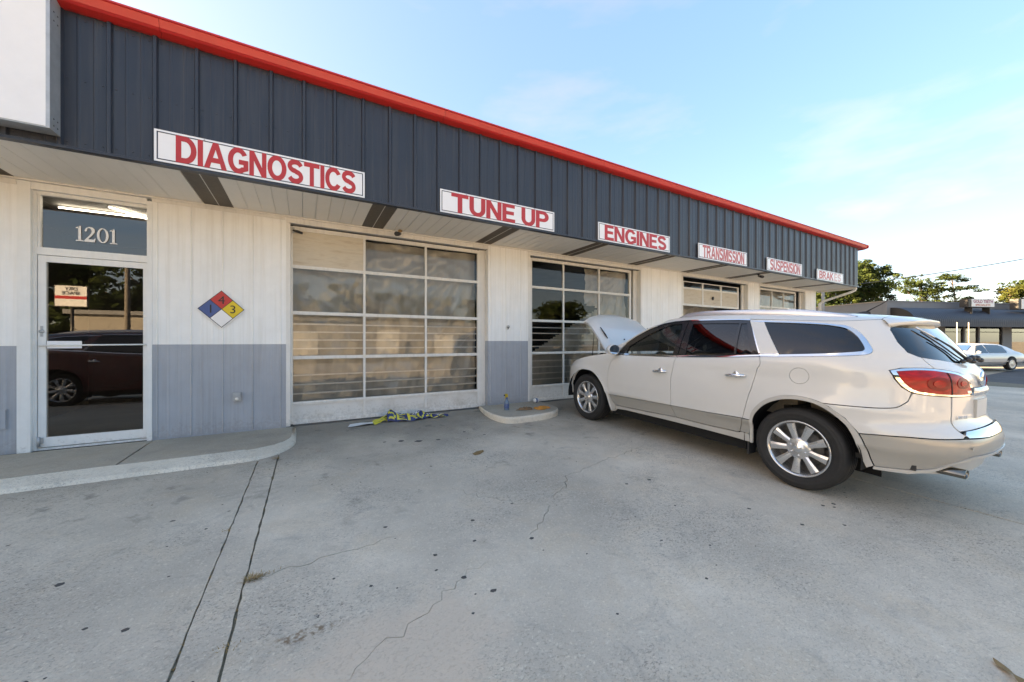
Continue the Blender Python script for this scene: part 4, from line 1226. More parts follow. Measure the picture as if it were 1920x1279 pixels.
def pane_mesh(h, m, side, off=-.010):
    o = inset(resample(h, .03), -.004); V, T, bd = cdt(o, (), .05, .03); p = BP(V[:,0], V[:,1]); n = BN(V[:,0], V[:,1])*BSIGN; q = p+n*off
    a, b, c = q[T[:,0]], q[T[:,1]], q[T[:,2]]
    if (np.cross(b-a, c-a)*n[T[:,0]]).sum() < 0: T = T[:, ::-1]
    if side < 0: q = q*[1,-1,1]; T = T[:, ::-1]
    mb = MB(); mb.add(list(q), [tuple(t) for t in T], 0, True); me = mb.mesh("window", m)
    me.normals_split_custom_set_from_vertices([tuple(v) for v in n*([1, -1, 1] if side < 0 else [1, 1, 1])]); return me
for i, s_ in enumerate((1, -1)):
    obj("window", pane_mesh(fw_hole, "car_glass", s_), None, doors_f[i])
    obj("window", pane_mesh(rw_h1, "tinted_glass", s_), None, doors_r[i])
    obj("window", pane_mesh(rw_h2, "tinted_glass", s_), None, doors_r[i])
chs = bl([.372, .6, .9, 1.2, 1.343], -GB+.002) ; 
both("belt_trim", bl([1.349, 1.6, 1.9, 2.2, 2.43], -GB+.003) + bl([2.41, 2.2, 1.9, 1.6, 1.349], -.002), m="chrome", parent=doors_f, off=.004, gap=.0)
both("belt_trim", bl([.372, .6, .9, 1.2, 1.343], -GB+.003) + bl([1.343, 1.2, .9, .6, .372], -.002), m="chrome", parent=doors_r, off=.004, gap=.0)
def handle(x, z, par, side):
    y = float(BW(x, z)); mb = MB()
    L_ = .112
    pts = [(x+L_*t, y+.004+.036*(1-abs(t)**3), z-.008*t) for t in np.linspace(-1, 1, 11)]
    r = [.010+.008*(1-abs(t)**4) for t in np.linspace(-1, 1, 11)]
    mb.tube(pts, r, 10)
    mb.lathe([(0, .012), (.030, .010), (.040, .003), (.046, -.003)], 18, 'y', c=(x, y-.006, z+.004))
    if side < 0: mb.v = [(a, -b, c) for a, b, c in mb.v]; mb.f = [f[::-1] for f in mb.f]
    obj("handle", mb, "chrome", par)
for i, s_ in enumerate((1, -1)):
    handle(1.548, .968, doors_f[i], s_); handle(.578, 1.022, doors_r[i], s_)

# --- painted shell
qw_out = [(.585,1.618),(.430,1.620),(.169,1.604),(-.032,1.588),(-.206,1.572),(-.306,1.555),(-.372,1.518),(-.415,1.457),(-.438,1.391),(-.446,1.349),(-.436,1.323),(-.406,1.306),(-.311,1.290),(-.123,1.272),(.192,1.246)] + bl([.366], -GB)
qw_in = [(.440,1.601),(.165,1.588),(-.034,1.574),(-.195,1.556),(-.300,1.529),(-.364,1.470),(-.393,1.410),(-.404,1.362),(-.397,1.342),(-.374,1.331),(-.266,1.313),(-.118,1.296),(.188,1.269)]
qw_out = [qw_out[0]] + spl(qw_out[1:-1], 4) + [qw_out[-1]]
qw_in = spl(qw_in, 4)
tl_out = [(-.493,1.186),(-.551,1.208),(-.651,1.213),(-.760,1.199),(-.870,1.171),(-.926,1.118),(-.975,1.040),(-.976,.985),(-.860,.986),(-.760,.990),(-.638,1.001),(-.576,1.017),(-.533,1.056),(-.504,1.120)]
tl_in = [(-.518,1.182),(-.603,1.196),(-.684,1.195),(-.750,1.183),(-.846,1.160),(-.898,1.118),(-.934,1.068),(-.954,1.014),(-.951,1.000),(-.860,1.001),(-.747,1.006),(-.642,1.018),(-.583,1.031),(-.547,1.078),(-.525,1.122)]
tl_out = smooth_poly(tl_out, 2, {0, 6, 7}); tl_in = smooth_poly(tl_in, 2, {0, 7, 8})
gate_l = [(-.688,1.297),(-.704,1.252),(-.716,1.207)]
arch_top = [p for p in rarch_out if p[1] > .575 and p[0] > -.2]     # front half, up and over to the bumper seam
quarter = ([(.485,.579)] + RDR[::-1][1:] + bl([.36], -GB) + [(.377,1.262),(.482,1.454),(.592,1.622),(.60,1.637)] + [p for p in RE if p[0] < .59]
           + [(-.600,1.585),(-.612,1.553),(-.590,1.520),(-.596,1.417),(-.622,1.336),(-.672,1.303)] + gate_l + [(-.716,1.209),(-.651,1.215),(-.551,1.210),(-.491,1.187),(-.502,1.120),(-.531,1.056),(-.573,1.015)]
           + spl([(-.560,.950),(-.542,.923),(-.509,.890),(-.440,.876),(-.379,.871),(-.25,.864),(-.175,.861)], 3) + [(-.150,.872)] + arch_top[::-1][0:0])
quarter += [p for p in rarch_out[::-1] if p[0] > -.16 and p[1] > .57][1:] 
fuel = [(-.006+.080*math.cos(a), 1.082+.076*math.sin(a)) for a in np.linspace(0, 2*math.pi, 28)[:-1]]
qp = both("quarter_panel", quarter, [qw_out, fuel], parent=suv)
panel("fuel_cap", fuel, m="suv_white", parent=suv, gap=.003)
obj("fuel_cap_blank", panel_mesh("fuel_cap", fuel, [], "suv_white", side=-1, gap=.0), None, suv)
both("quarter_window_trim", qw_out, [qw_in], m="chrome", parent=suv, off=.003, gap=.002, step=.03, edge=.015)
for s_ in (1, -1): obj("quarter_window", pane_mesh(qw_in, "tinted_glass", s_, -.006), None, suv)
both("rear_pillar", [(.366,1.268),(.194,1.280),(.436,1.598),(.586,1.611),(.478,1.454)], parent=suv, off=.007, gap=.001)
both("roof_trim", [(.588,1.623),(.72,1.630),(1.0,1.632),(1.354,1.631),(1.55,1.620),(1.72,1.592),(1.93,1.522),(2.13,1.410),(2.27,1.307),(2.275,1.314),(2.137,1.419),(1.935,1.532),(1.725,1.602),(1.55,1.630),(1.354,1.642),(1.0,1.643),(.72,1.641),(.588,1.634)], m="chrome", parent=suv, off=.003, gap=.0, edge=.03)
both("roof_side", [(.602,1.637),(.72,1.643),(1.0,1.645),(1.354,1.644),(1.55,1.632),(1.725,1.604),(1.935,1.534),(2.137,1.421),(2.275,1.316),(2.385,1.165),(2.43,1.160),(2.52,1.152),(2.60,1.135)] + [p for p in RE if p[0] > .59], parent=suv, gap=.0, th=.03)
fender = [(2.483,.517),(2.494,.70),(2.497,.874),(2.477,.96),(2.442,1.05),(2.404,1.10)] + bl([2.395]) + [(2.43,1.158),(2.571,1.142),(2.68,1.122),(2.83,1.100),(2.979,1.072),(3.08,1.048),(3.20,1.010),(3.30,.965),(3.36,.925),(3.34,.86),(3.40,.76),(3.42,.66)] + [p for p in farch[::-1] if p[1] > .6 and p[0] > 2.95] + [p for p in farch[::-1] if p[0] <= 2.95 and p[1] > .51]
both("front_fender", fender, parent=suv, th=.03)
both("front_fender_cladding", [(2.483,.515),(2.533,.515),(2.497,.389),(2.455,.275),(2.39,.268),(2.355,.366),(2.425,.42)], m="suv_sill", parent=suv, off=.002)
both("sill", [(2.388,.269),(2.33,.315),(2.154,.330),(1.463,.341),(.912,.343),(.568,.339),(.42,.335),(.425,.42),(.517,.425),(.535,.411),(.909,.403),(1.302,.408),(1.783,.386),(2.353,.369)], m="suv_sill", parent=suv, off=-.004)
both("quarter_cladding", [(.485,.577),(.518,.428),(.420,.424),(.416,.50),(.408,.577)], m="suv_beige", parent=suv, off=.001)
both("rear_arch_trim", rarch_out + rarch_in[::-1], m="suv_sill", parent=suv, off=.010, gap=.001, step=.03, edge=.015)
farch_o = [(s-(.03 if s < 2.95 else -.018)*abs(math.cos(min(1.57, max(0, (z-.39)/.46*1.57)))), z+.034*max(0, (z-.39)/.46)) for s, z in farch]
both("front_arch_trim", farch_o + farch[::-1], m="suv_white", parent=suv, off=.008, gap=.001, step=.03, edge=.015)
# nose
lamp = [(3.362,.923),(3.42,.895),(3.50,.85),(3.60,.80),(3.585,.73),(3.46,.74),(3.405,.765),(3.345,.86)]
for i, s_ in enumerate((1, -1)): panel("headlight", lamp, m="lamp_clear", parent=suv, side=s_)
nose = [(3.425,.66),(3.405,.762),(3.46,.737),(3.585,.728),(3.60,.80),(3.66,.84),(3.78,.875)]
panel("front_bumper", mirr([(3.50,.30),(3.46,.50)] + nose[:-1] + [(3.66,.86)], 7.9), [mirr([(3.72,.42),(3.70,.60),(3.74,.80)], 7.9)], parent=suv)
panel("grille", mirr([(3.72,.42),(3.70,.60),(3.74,.80)], 7.9), m="trim_black", parent=suv, off=-.02)

# --- tail
bump_up = spl([(-.178,.858),(-.25,.862),(-.379,.869),(-.440,.874),(-.509,.888),(-.542,.921),(-.560,.948)], 3) + [(-.576,1.013),(-.638,.999),(-.760,.988),(-.773,.985),(-.775,.84),(-.766,.770),(-.770,.715),(-.782,.693),(-.756,.674),(-.646,.669),(-.519,.668),(-.395,.655),(-.333,.645),(-.292,.757),(-.213,.840)]
both("rear_corner", bump_up, parent=suv)
lowb = [(-.335,.642),(-.395,.652),(-.519,.665),(-.646,.666),(-.756,.671),(-.85,.668),(-.97,.664)]
bump_lo = lowb + [(-1.1,.663)]
bot_edge = [(-1.1,.545),(-.95,.545),(-.811,.542),(-.740,.512),(-.693,.477),(-.631,.430),(-.535,.400),(-.405,.388),(-.370,.509)]
left_half = bot_edge[1:] + lowb           # from near the centre, forward along the bottom, back along the crease
panel("rear_bumper", left_half + [(-2.2-s, z) for s, z in left_half[::-1]], m="suv_beige", parent=suv, off=.004, th=.03)
lip_b = [(-.95,.522),(-.811,.518),(-.735,.486),(-.688,.450),(-.626,.402),(-.535,.368),(-.40,.362)]
lip = [(-.402,.386)] + [(-.535,.398),(-.631,.428),(-.693,.475),(-.740,.510),(-.811,.540),(-.95,.543)]
half = lip_b[::-1] ; 
lip_l = [(-.402,.386),(-.40,.362)] + lip_b[::-1][1:]
top_l = lip
panel("bumper_lip", ([(-.402,.386),(-.40,.362),(-.535,.368),(-.626,.402),(-.688,.450),(-.735,.486),(-.811,.518),(-.95,.522)] + [(-2.2+.95,.522),(-2.2+.811,.518),(-2.2+.735,.486),(-2.2+.688,.450),(-2.2+.626,.402),(-2.2+.535,.368),(-2.2+.40,.362),(-2.2+.402,.386)]
      + [(-2.2+.535,.398),(-2.2+.631,.428),(-2.2+.693,.475),(-2.2+.740,.510),(-2.2+.811,.540),(-2.2+.95,.543)] + lip[::-1][:-1]), m="suv_sill", parent=suv, off=.012, gap=.0, th=.035, step=.04)
panel("rear_valance", [(-.62,.36),(-.66,.42),(-.74,.49),(-.9,.52),(-1.3,.52),(-1.46,.49),(-1.54,.42),(-1.58,.36)], m="suv_sill", parent=suv, off=-.05, gap=0)
panel("bumper_step", [(-.772,.695),(-.782,.676),(-.95,.668),(-1.25,.668),(-1.418,.676),(-1.428,.695),(-1.40,.716),(-1.25,.722),(-.95,.722),(-.80,.716)], m="chrome", parent=suv, off=.012, gap=.001, th=.05)
gate = [(-.672,1.297)] + gate_l + [(-.762,1.202),(-.872,1.174),(-.929,1.120),(-.978,1.042),(-.980,.983),(-.860,.984),(-.777,.986),(-.779,.84),(-.770,.772),(-.772,.718),(-.95,.724)]
gtop = [(-1.0,1.243),(-.90,1.258),(-.800,1.277),(-.735,1.288)]
gh = gtop[::-1]
gate_half = [(-1.0,1.243),(-.90,1.258),(-.800,1.277),(-.730,1.288),(-.688,1.297),(-.704,1.252),(-.718,1.209),(-.762,1.202),(-.872,1.174),(-.929,1.120),(-.978,1.042),(-.980,.983),(-.860,.984),(-.777,.986),(-.779,.84),(-.770,.772),(-.775,.720),(-.95,.726)]
tg = panel("tailgate", gate_half + [(-2.2-s, z) for s, z in gate_half[::-1]], parent=suv)
for s_ in (1, -1):
    bz = panel("tail_light", tl_in, m="lamp_red", parent=suv, side=s_, off=.006, gap=.002, step=.03)
    panel("lamp_bezel", tl_out, [tl_in], m="chrome", parent=bz, side=s_, off=.005, gap=.001, step=.02, edge=.012)
    k = [(-.762,1.178),(-.769,1.178),(-.776,1.003),(-.768,1.003)]
    panel("lamp_joint", k, m="liner", parent=bz, side=s_, off=.0075, gap=0, th=.004)
    for (cs_, cz_, r0, mm) in ((-.70, 1.09, .055, "lamp_red_deep"), (-.70, 1.09, .030, "lamp_red"), (-.86, 1.09, .045, "lamp_red_deep"), (-.86, 1.09, .022, "lamp_red")):
        e = [(cs_+r0*1.15*math.cos(a), cz_+r0*math.sin(a)) for a in np.linspace(0, 2*math.pi, 20)[:-1]]
        panel("lamp_bowl", e, m=mm, parent=bz, side=s_, off=.0085 if mm.endswith("deep") else .0105, gap=0, th=.004, step=.05)
    panel("reverse_lens", [(-.895,1.03),(-.94,1.03),(-.945,1.008),(-.90,1.008)], m="lamp_clear", parent=bz, side=s_, off=.009, gap=0, th=.004)
rg_half = [(-1.06,1.580),(-.93,1.580),(-.80,1.573),(-.700,1.562),(-.622,1.543),(-.594,1.518),(-.598,1.417),(-.624,1.338),(-.676,1.305),(-.735,1.291),(-.800,1.280),(-.90,1.261),(-1.0,1.246)]
rg_half = spl(rg_half, 4)
rg = rg_half + [(-2.2-s, z) for s, z in rg_half[::-1]]
obj("rear_window", pane_mesh(rg, "tinted_glass", 1, -.001), None, suv)

# roof: rows of the roof edge joined across with a crown
ZC = {1.725:1.688,1.51:1.728,1.30:1.742,.964:1.748,.60:1.742,.35:1.732,.10:1.717,-.10:1.702,-.25:1.690,-.40:1.677,-.50:1.668,-.574:1.660}
rows = []
NY = 33
for s, z in [p for p in RE if p[0] < 1.8]:
    p = BP(s, z)[0]; zc = ZC[s]
    rows.append([(p[0] + (.06*(1-(t)**2) if s > 1.7 else (.0)), p[1]*math.copysign(abs(t)**1.0, t), z + (zc-z)*(1-abs(t)**2.6)**(1/1.5)) for t in np.linspace(1, -1, NY)])
mb = MB(); mb.grid(rows, flip=True)
o_roof = obj("roof", mb, "suv_white", suv)
H_ = rows[0]; K_ = []
pk = BP(2.60, 1.160)[0]
for t in np.linspace(1, -1, NY): K_.append((2.60+.20*(1-t*t), pk[1]*t*.98, 1.150))
mb = MB(); mb.grid([[tuple(np.array(a)*(1-u)+np.array(b)*u+np.array([0, 0, .018*math.sin(math.pi*u)])) for a, b in zip(H_, K_)] for u in np.linspace(0, 1, 9)], flip=False)
obj("windshield", mb, "car_glass", suv)
# roof spoiler over the rear glass
a_ = rows[-1]; sp1, sp2, sp3 = [], [], []
for j, t in enumerate(np.linspace(1, -1, NY)):
    q = a_[j]; w = 1-abs(t)**3
    sp1.append((-.50-.135*w, .585*t, 1.578+.040*(1-abs(t)**2.5)))
    sp2.append((-.505-.135*w, .585*t, 1.556+.028*(1-abs(t)**2.5)))
    sp3.append((-.47-.085*w, .56*t, 1.552+.022*(1-abs(t)**2.5)))
mid = [tuple(np.array(x)*.5+np.array(y)*.5+np.array([0, 0, .010])) for x, y in zip(a_, sp1)]
a2 = [(x-.004, y, z-.001) for x, y, z in a_]
mb = MB(); mb.grid([a2, mid, sp1], flip=True); mb.grid([sp1, sp2, sp3], flip=True)
obj("spoiler", mb, "suv_white", suv)
# side wings of the spoiler down to the glass corner
for s_ in (1, -1):
    panel("spoiler_wing", [(-.578,1.617),(-.603,1.587),(-.614,1.556),(-.625,1.548),(-.70,1.566),(-.80,1.577),(-.93,1.584),(-.93,1.60),(-.75,1.605),(-.66,1.612)], parent=suv, side=s_, off=.006, gap=.001, th=.02)

# rails, antenna, wiper
for s_ in (1, -1):
    pts = []
    for u in np.linspace(0, 1, 22):
        x = 1.62-1.90*u
        zc = np.interp(x, [-.574, -.4, -.1, .35, .964, 1.3, 1.725], [1.655, 1.66, 1.68, 1.705, 1.72, 1.715, 1.67])
        lift = .052*min(1, (u/.10))**.7*min(1, ((1-u)/.22))**.8
        pts.append((x, .555, zc-.015+lift))
    P_ = []
    for i, (x, y, z) in enumerate(pts):
        zb_ = float(np.interp(x, [-.574, -.4, -.1, .35, .964, 1.3, 1.725], [1.63, 1.64, 1.66, 1.68, 1.70, 1.695, 1.64]))-.01
        P_.append([(x, (y+.024)*s_, zb_), (x, (y+.021)*s_, z-.006), (x, (y+.012)*s_, z), (x, (y-.012)*s_, z), (x, (y-.021)*s_, z-.006), (x, (y-.024)*s_, zb_)])
    mb = MB(); mb.grid(P_, smooth=True, flip=(s_ < 0))
    mb.box(.28, .50, .557*s_-.02, .557*s_+.02, 1.738, 1.7445)
    obj("roof_rail", mb, "rail_silver", suv)
mb = MB().tube([(-.165, 0, 1.712), (-.30, 0, 1.80), (-.375, 0, 1.865)], [.007, .004, .004], 6)
an = obj("antenna", mb, "dark_plastic", suv)
mb = MB(); mb.grid([[(-.08-.02*k, y*(1-.1*k), 1.690+(.032*(1-(k/6-.7)**2*1.6))*(1-abs(y/.04)**2)) for y in np.linspace(-.04, .04, 7)] for k in range(7)])
obj("antenna_base", mb, "dark_plastic", an)
def surf_tube(name, pts, r, off, m, par, seg=8):
    q = []
    for (s, z), o in zip(pts, off if hasattr(off, '__len__') else [off]*len(pts)):
        q.append(tuple((BP(s, z)+BN(np.array([s]), np.array([z]))*BSIGN*o)[0]))
    return obj(name, MB().tube(q, r, seg), m, par)
wp = surf_tube("wiper", [(-.86,1.44),(-.953,1.365),(-1.019,1.285),(-1.10,1.235)], [.006, .008, .011, .014], [.035, .035, .04, .03], "dark_plastic", suv)
surf_tube("wiper_blade", [(-.780,1.534),(-.835,1.484),(-.902,1.431)], .009, .022, "rail_silver", wp)
surf_tube("wiper_rubber", [(-.800,1.50),(-.90,1.395),(-1.0,1.30),(-1.06,1.262)], .006, .012, "dark_plastic", wp)
mb = MB()
for (x, y, z, r) in ((-.845, .13, 1.262, .020), (-.862, .07, 1.278, .026), (-.872, .0, 1.292, .024), (-.885, -.07, 1.288, .026), (-.895, -.14, 1.270, .022), (-.88, .02, 1.262, .022)):
    mb.lathe([(0, -r*1.5), (r*.8, -r), (r, 0), (r*.75, r), (0, r*1.5)], 9, 'y', c=(x, y, z))
obj("wiper_motor_cover", mb, "dark_plastic", suv)
# tailgate handle, plate, badge
mb = MB(); mb.grid([[(-.925-.020*math.sin(math.pi*v)*(1-abs(y/.22)**4)-.012*(1-(y/.27)**2), y, .985+.065*v) for v in np.linspace(0, 1, 7)] for y in np.linspace(.22, -.22, 13)], flip=True)
obj("tailgate_handle", mb, "rail_silver", suv)
pt = obj("number_plate", MB().box(-.938, -.933, -.155, .155, .805, .945), "plate_white", suv)
obj("plate_frame", MB().box(-.936, -.90, -.162, .162, .798, .952), "suv_sill", pt)
mb = MB().lathe([(0, -.012), (.055, -.012), (.062, -.004), (.062, .0)], 20, 'x', c=(-.925, 0, 1.12)); 
obj("tailgate_emblem", mb, "chrome", suv)
for i, ch in enumerate("BUICK"):
    s = -.806 - i*.0215; z = .806
    me, tw, th = text_mesh("badge", ch, 1.0, "chrome", extrude=.002, bold=.012)
    scale_mesh(me, .0165/tw if ch != "I" else .005/tw, .024/th)
    p = BP(s, z)[0]; n = (BN(np.array([s]), np.array([z]))*BSIGN)[0]
    o = obj("badge", me, None, tg); o.location = tuple(p+n*.002)
    o.rotation_euler = (0, 0, math.atan2(n[0], -n[1]))
mb = MB()
def oval_pipe(y):
    mb = MB(); prof = []
    for x, k in ((-.70, .75), (-.80, 1), (-.965, 1), (-.970, .93), (-.965, .86), (-.80, .80)):
        prof.append([(x, y+.058*k*math.cos(a), .405+.036*k*math.sin(a)) for a in np.linspace(0, 2*math.pi, 19)])
    mb.grid(prof, flip=True); return mb
for y in (.56, -.56): obj("exhaust_tip", oval_pipe(y), "exhaust_steel", suv)
mb = MB()
obj("parking_sensor", MB().lathe([(0, .003), (.010, .002), (.012, 0)], 10, 'x', c=(-1.033, -.2, .60)).lathe([(0, .003), (.010, .002), (.012, 0)], 10, 'x', c=(-.985, .50, .60)), "suv_sill", suv)

# wheels
def tyre_mesh():
    mb = MB()
    prof = [(.262, -.10), (.275, -.118), (.30, -.126), (.34, -.124), (.366, -.112), (.380, -.092), (.385, -.06), (.385, -.043), (.377, -.041), (.377, -.035), (.385, -.033), (.385, -.004), (.377, -.002), (.377, .004), (.385, .006), (.385, .033), (.377, .035), (.377, .041), (.385, .043), (.385, .06), (.380, .092), (.366, .112), (.352, .1195), (.349, .1175), (.34, .124), (.318, .1262), (.316, .1240), (.30, .126), (.275, .118), (.262, .10)]
    mb.lathe(prof, 64, 'y'); return mb.mesh("tyre", "tyre_black")
def rim_mesh():
    mb = MB()
    mb.lathe([(.262, .10), (.266, .112), (.260, .118), (.250, .112), (.240, .096), (.232, .06), (.228, -.10)], 64, 'y')
    n = 9
    for k in range(n):
        a = 2*math.pi*(k+.25)/n
        def pt(r, w, y):
            return (r*math.sin(a)+w*math.cos(a), y, r*math.cos(a)-w*math.sin(a))
        S = []
        for r, w, y in ((.090, .026, .092), (.13, .026, .097), (.18, .031, .101), (.236, .037, .102)):
            S.append([pt(r, -w, y-.030), pt(r, -w, y-.004), pt(r, -w*.35, y+.004), pt(r, w*.35, y+.004), pt(r, w, y-.004), pt(r, w, y-.030)])
        mb.grid(S, smooth=False, flip=True)
    mb.lathe([(0, .108), (.040, .108), (.046, .100), (.084, .099), (.100, .092), (.106, .070), (.106, .03)], 36, 'y')
    return mb.mesh("rim", "rim_metal")
ty_m, rm_m = tyre_mesh(), rim_mesh()
brk = MB().lathe([(0, .02), (.175, .02), (.178, .012), (.178, -.01)], 36, 'y').lathe([(.232, -.02), (.09, -.03), (0, -.03)], 36, 'y')
brk_m = brk.mesh("brake_disc", "brake_dark")
cap_m = MB().lathe([(0, .1125), (.026, .112), (.030, .109), (.036, .109), (.038, .107)], 24, 'y').mesh("hub_cap", "chrome")
lug = MB()
for k in range(6):
    a = 2*math.pi*k/6; lug.lathe([(0, .104), (.008, .103), (.009, .095)], 8, 'y', c=(.066*math.sin(a), 0, .066*math.cos(a)))
lug_m = lug.mesh("lug_nut", "chrome")
for x, rot in ((0, .12), (3.02, .45)):
    for s_ in (1, -1):
        w = bpy.data.objects.new("wheel", None); col.objects.link(w); w.parent = suv; w.location = (x, .822*s_, .385); w.empty_display_size = .1
        w.rotation_euler = (0, rot, 0 if s_ > 0 else math.pi)
        for nm, me in (("tyre", ty_m), ("rim", rm_m), ("brake_disc", brk_m), ("hub_cap", cap_m), ("lug_nut", lug_m)): obj(nm, me, None, w)
        # arch liner
        lm = MB(); lm.grid([[(x+.474*math.cos(a), y*s_, .395+.474*math.sin(a)) for y in (.50, .962)] for a in np.linspace(-.12, math.pi+.12, 20)], flip=(s_ < 0))
        lm.box(x-.47, x+.47, min(.5*s_, .49*s_), max(.5*s_, .49*s_), .2, .87)
        obj("arch_liner", lm, "liner", suv)
mb = MB().box(.50, 2.50, -.86, .86, .22, .36).box(-.80, -.42, -.48, .48, .42, .60).box(3.52, 3.75, -.55, .55, .25, .5).box(-.48, .48, -.48, .48, .30, .6).box(2.52, 3.5, -.48, .48, .26, .6)
obj("underbody", mb, "liner", suv)
# mud flaps
for s_ in (1, -1): obj("mud_flap", MB().box(.435, .455, *(sorted((.80*s_, .93*s_))), .20, .42), "black_rubber", suv)

# hood, hinged at the cowl
hg = (2.70, 0, 1.095); HA = 42
hr = []
for u in np.linspace(0, 1, 15):
    row = []
    for t in np.linspace(1, -1, 25):
        yh = (.715-.075*u**1.5)*t
        ln = (.965+.115*(1-t*t))*u + .16*(1-t*t)*(1-u)
        zz = .050*(1-abs(t)**2.2)*(1-.3*u) - .050*max(0, abs(t)-.82)/.18 + .03*math.sin(math.pi*u) - .05*max(0, u-.85)/.15
        row.append((ln, yh, zz))
    hr.append(row)
mb = MB(); mb.grid(hr, flip=False); mb.grid([[(x, y*.985, z-.035) for x, y, z in r] for r in hr], mi=1, flip=True)
hood = obj("hood", mb.mesh("hood", ["suv_white", "suv_white"]), None, suv)
hood.location = hg; hood.rotation_euler = (0, R_(-HA), 0)
for s_ in (1, -1):
    sl_ = MB().tube([(.36, .585*s_, .047), (.44, .588*s_, .056), (.62, .580*s_, .060)], [.006, .014, .008], 8)
    obj("hood_vent", sl_, "dark_plastic", hood)
obj("washer_jet", MB().lathe([(0, .018), (.010, .015), (.013, 0)], 10, 'z', c=(.30, .26, .070)), "dark_plastic", hood)
mb = MB().box(2.68, 3.55, -.66, .66, .55, .93)
for k, (x, y, z, r) in enumerate(((2.95, .62, 1.085, .05), (3.05, .60, 1.08, .055), (3.15, .55, 1.07, .045), (2.85, .60, 1.09, .04), (3.0, .3, 1.05, .09), (3.1, 0, 1.05, .1))):
    mb.lathe([(0, r), (r*.7, r*.7), (r, 0), (r, -r*3), (0, -r*3)], 12, 'z', c=(x, y, z-.02))
obj("engine", mb, "dark_plastic", suv)
obj("hood_prop", MB().tube([(3.35, .55, .98), (3.30, .56, 1.55)], .006, 6), "dark_plastic", suv)

# mirrors
for i, s_ in enumerate((1, -1)):
    sh = []
    for u in np.linspace(0, 1, 9):
        k = math.sin(math.acos(1-u*1.0)) if u < 1 else 1.0
        sh.append([(2.42-.125*u, (1.055+.125*k*math.cos(a)*.92)*s_, 1.215+.082*k*math.sin(a)) for a in np.linspace(0, 2*math.pi, 21)])
    sh.append([(2.291, (1.055+.10*math.cos(a))*s_, 1.215+.070*math.sin(a)) for a in np.linspace(0, 2*math.pi, 21)])
    mm = obj("side_mirror", MB().grid(sh, flip=(s_ > 0)), "suv_white", suv)
    g = MB().add([(2.294, (1.055+.103*math.cos(a))*s_, 1.215+.072*math.sin(a)) for a in np.linspace(0, 2*math.pi, 21)[:-1]], [tuple(range(20)) if s_ < 0 else tuple(range(20))[::-1]])
    obj("mirror_glass", g, "chrome", mm)
    obj("mirror_foot", MB().tube([(2.33, .89*s_, 1.150), (2.33, .96*s_, 1.148), (2.34, 1.03*s_, 1.165)], [.032, .026, .022], 8), "trim_black", mm)
# cabin
mb = MB().box(-.75, 2.35, -.80, .80, .40, .44)
obj("floor", mb, "suv_inner", suv)
dsh = MB(); dsh.grid([[(2.62-.50*u, y, 1.08+.06*math.sin(u*2.4)-.34*max(0, u-.75)/.25) for u in np.linspace(0, 1, 12)] for y in np.linspace(-.80, .80, 9)], flip=True)
obj("dashboard", dsh, "dash_gray", suv)
sw = MB(); cc = Vector((1.93, .40, 1.02)); ax = Vector((-.88, 0, .47)).normalized(); u_ = Vector((0, 1, 0)); v_ = ax.cross(u_)
sw.tube([cc+(u_*math.cos(a)+v_*math.sin(a))*.185 for a in np.linspace(0, 2*math.pi, 33)], .017, 8, caps=False)
sw.lathe([(0, .03), (.05, .02), (.06, -.02)], 14, 'x', c=tuple(cc))
for a in (0, math.pi, -math.pi/2): sw.tube([cc, cc+(u_*math.cos(a)+v_*math.sin(a))*.18], .014, 6)
obj("steering_wheel", sw, "dash_gray", suv)
def seat(x, y, w, zc, hb, tall=True):
    e = bpy.data.objects.new("seat", None); col.objects.link(e); e.parent = suv; e.location = (x, y, 0)
    def cushion(pts, wid, m="seat_tan", nm="cushion"):
        g = []
        for px_, pz in pts:
            g.append([(px_, wid*t, pz) for t in (-1, -.9, -.5, 0, .5, .9, 1)])
        mb = MB(); mb.grid(g+[g[0]]); mb.add([q[0] for q in g], [tuple(range(len(g)))]); mb.add([q[-1] for q in g], [tuple(range(len(g)))[::-1]])
        obj(nm, mb, m, e)
    cushion([(.28, zc-.12), (.30, zc), (.24, zc+.05), (-.20, zc), (-.22, zc-.12)], w)
    cushion([(-.20, zc-.02), (-.10, zc+.04), (-.24, hb-.05), (-.29, hb), (-.36, hb-.02), (-.33, zc)], w, nm="backrest")
    if tall: cushion([(-.26, hb+.03), (-.24, hb+.16), (-.29, hb+.21), (-.35, hb+.18), (-.35, hb+.04)], .13, nm="headrest")
for y in (.42, -.42): seat(1.38, y, .25, .74, 1.24)
for y in (.42, -.42): seat(.45, y, .25, .76, 1.24)
seat(-.25, 0, .58, .80, 1.22, False)
im = obj("interior_mirror", MB().box(1.93, 1.965, -.13, .13, 1.455, 1.525).tube([(1.95, 0, 1.52), (1.90, 0, 1.62)], .012, 6), "dash_gray", suv)
obj("air_freshener", MB().tube([(1.95, .01, 1.455), (1.95, .01, 1.40)], .002, 4).lathe([(0, 1.40), (.025, 1.385), (.028, 1.35), (0, 1.32)], 10, 'z', c=(1.95, .01, 0)), "dash_gray", im)
hl = MB(); hl.grid([[(x, y, z-.028) for x, y, z in r] for r in rows], flip=False)
obj("headliner", hl, "suv_inner", suv)
# ---------------------------------------------------------------- across the street
_s, _c = math.sin(R_(29.4)), math.cos(R_(29.4))
def ST(l, d):                       # street frame (along the store front, away from the lot) to world x, y
    return (d*_s + l*_c, d*_c - l*_s)
SROT = R_(-29.4)
def at(name, label, cat, l, d, z=None, group=None, rot=0.0):
    x, y = ST(l, d)
    return thing(name, label, cat, (x, y, float(zg(x, y)) if z is None else z), SROT+rot, group)

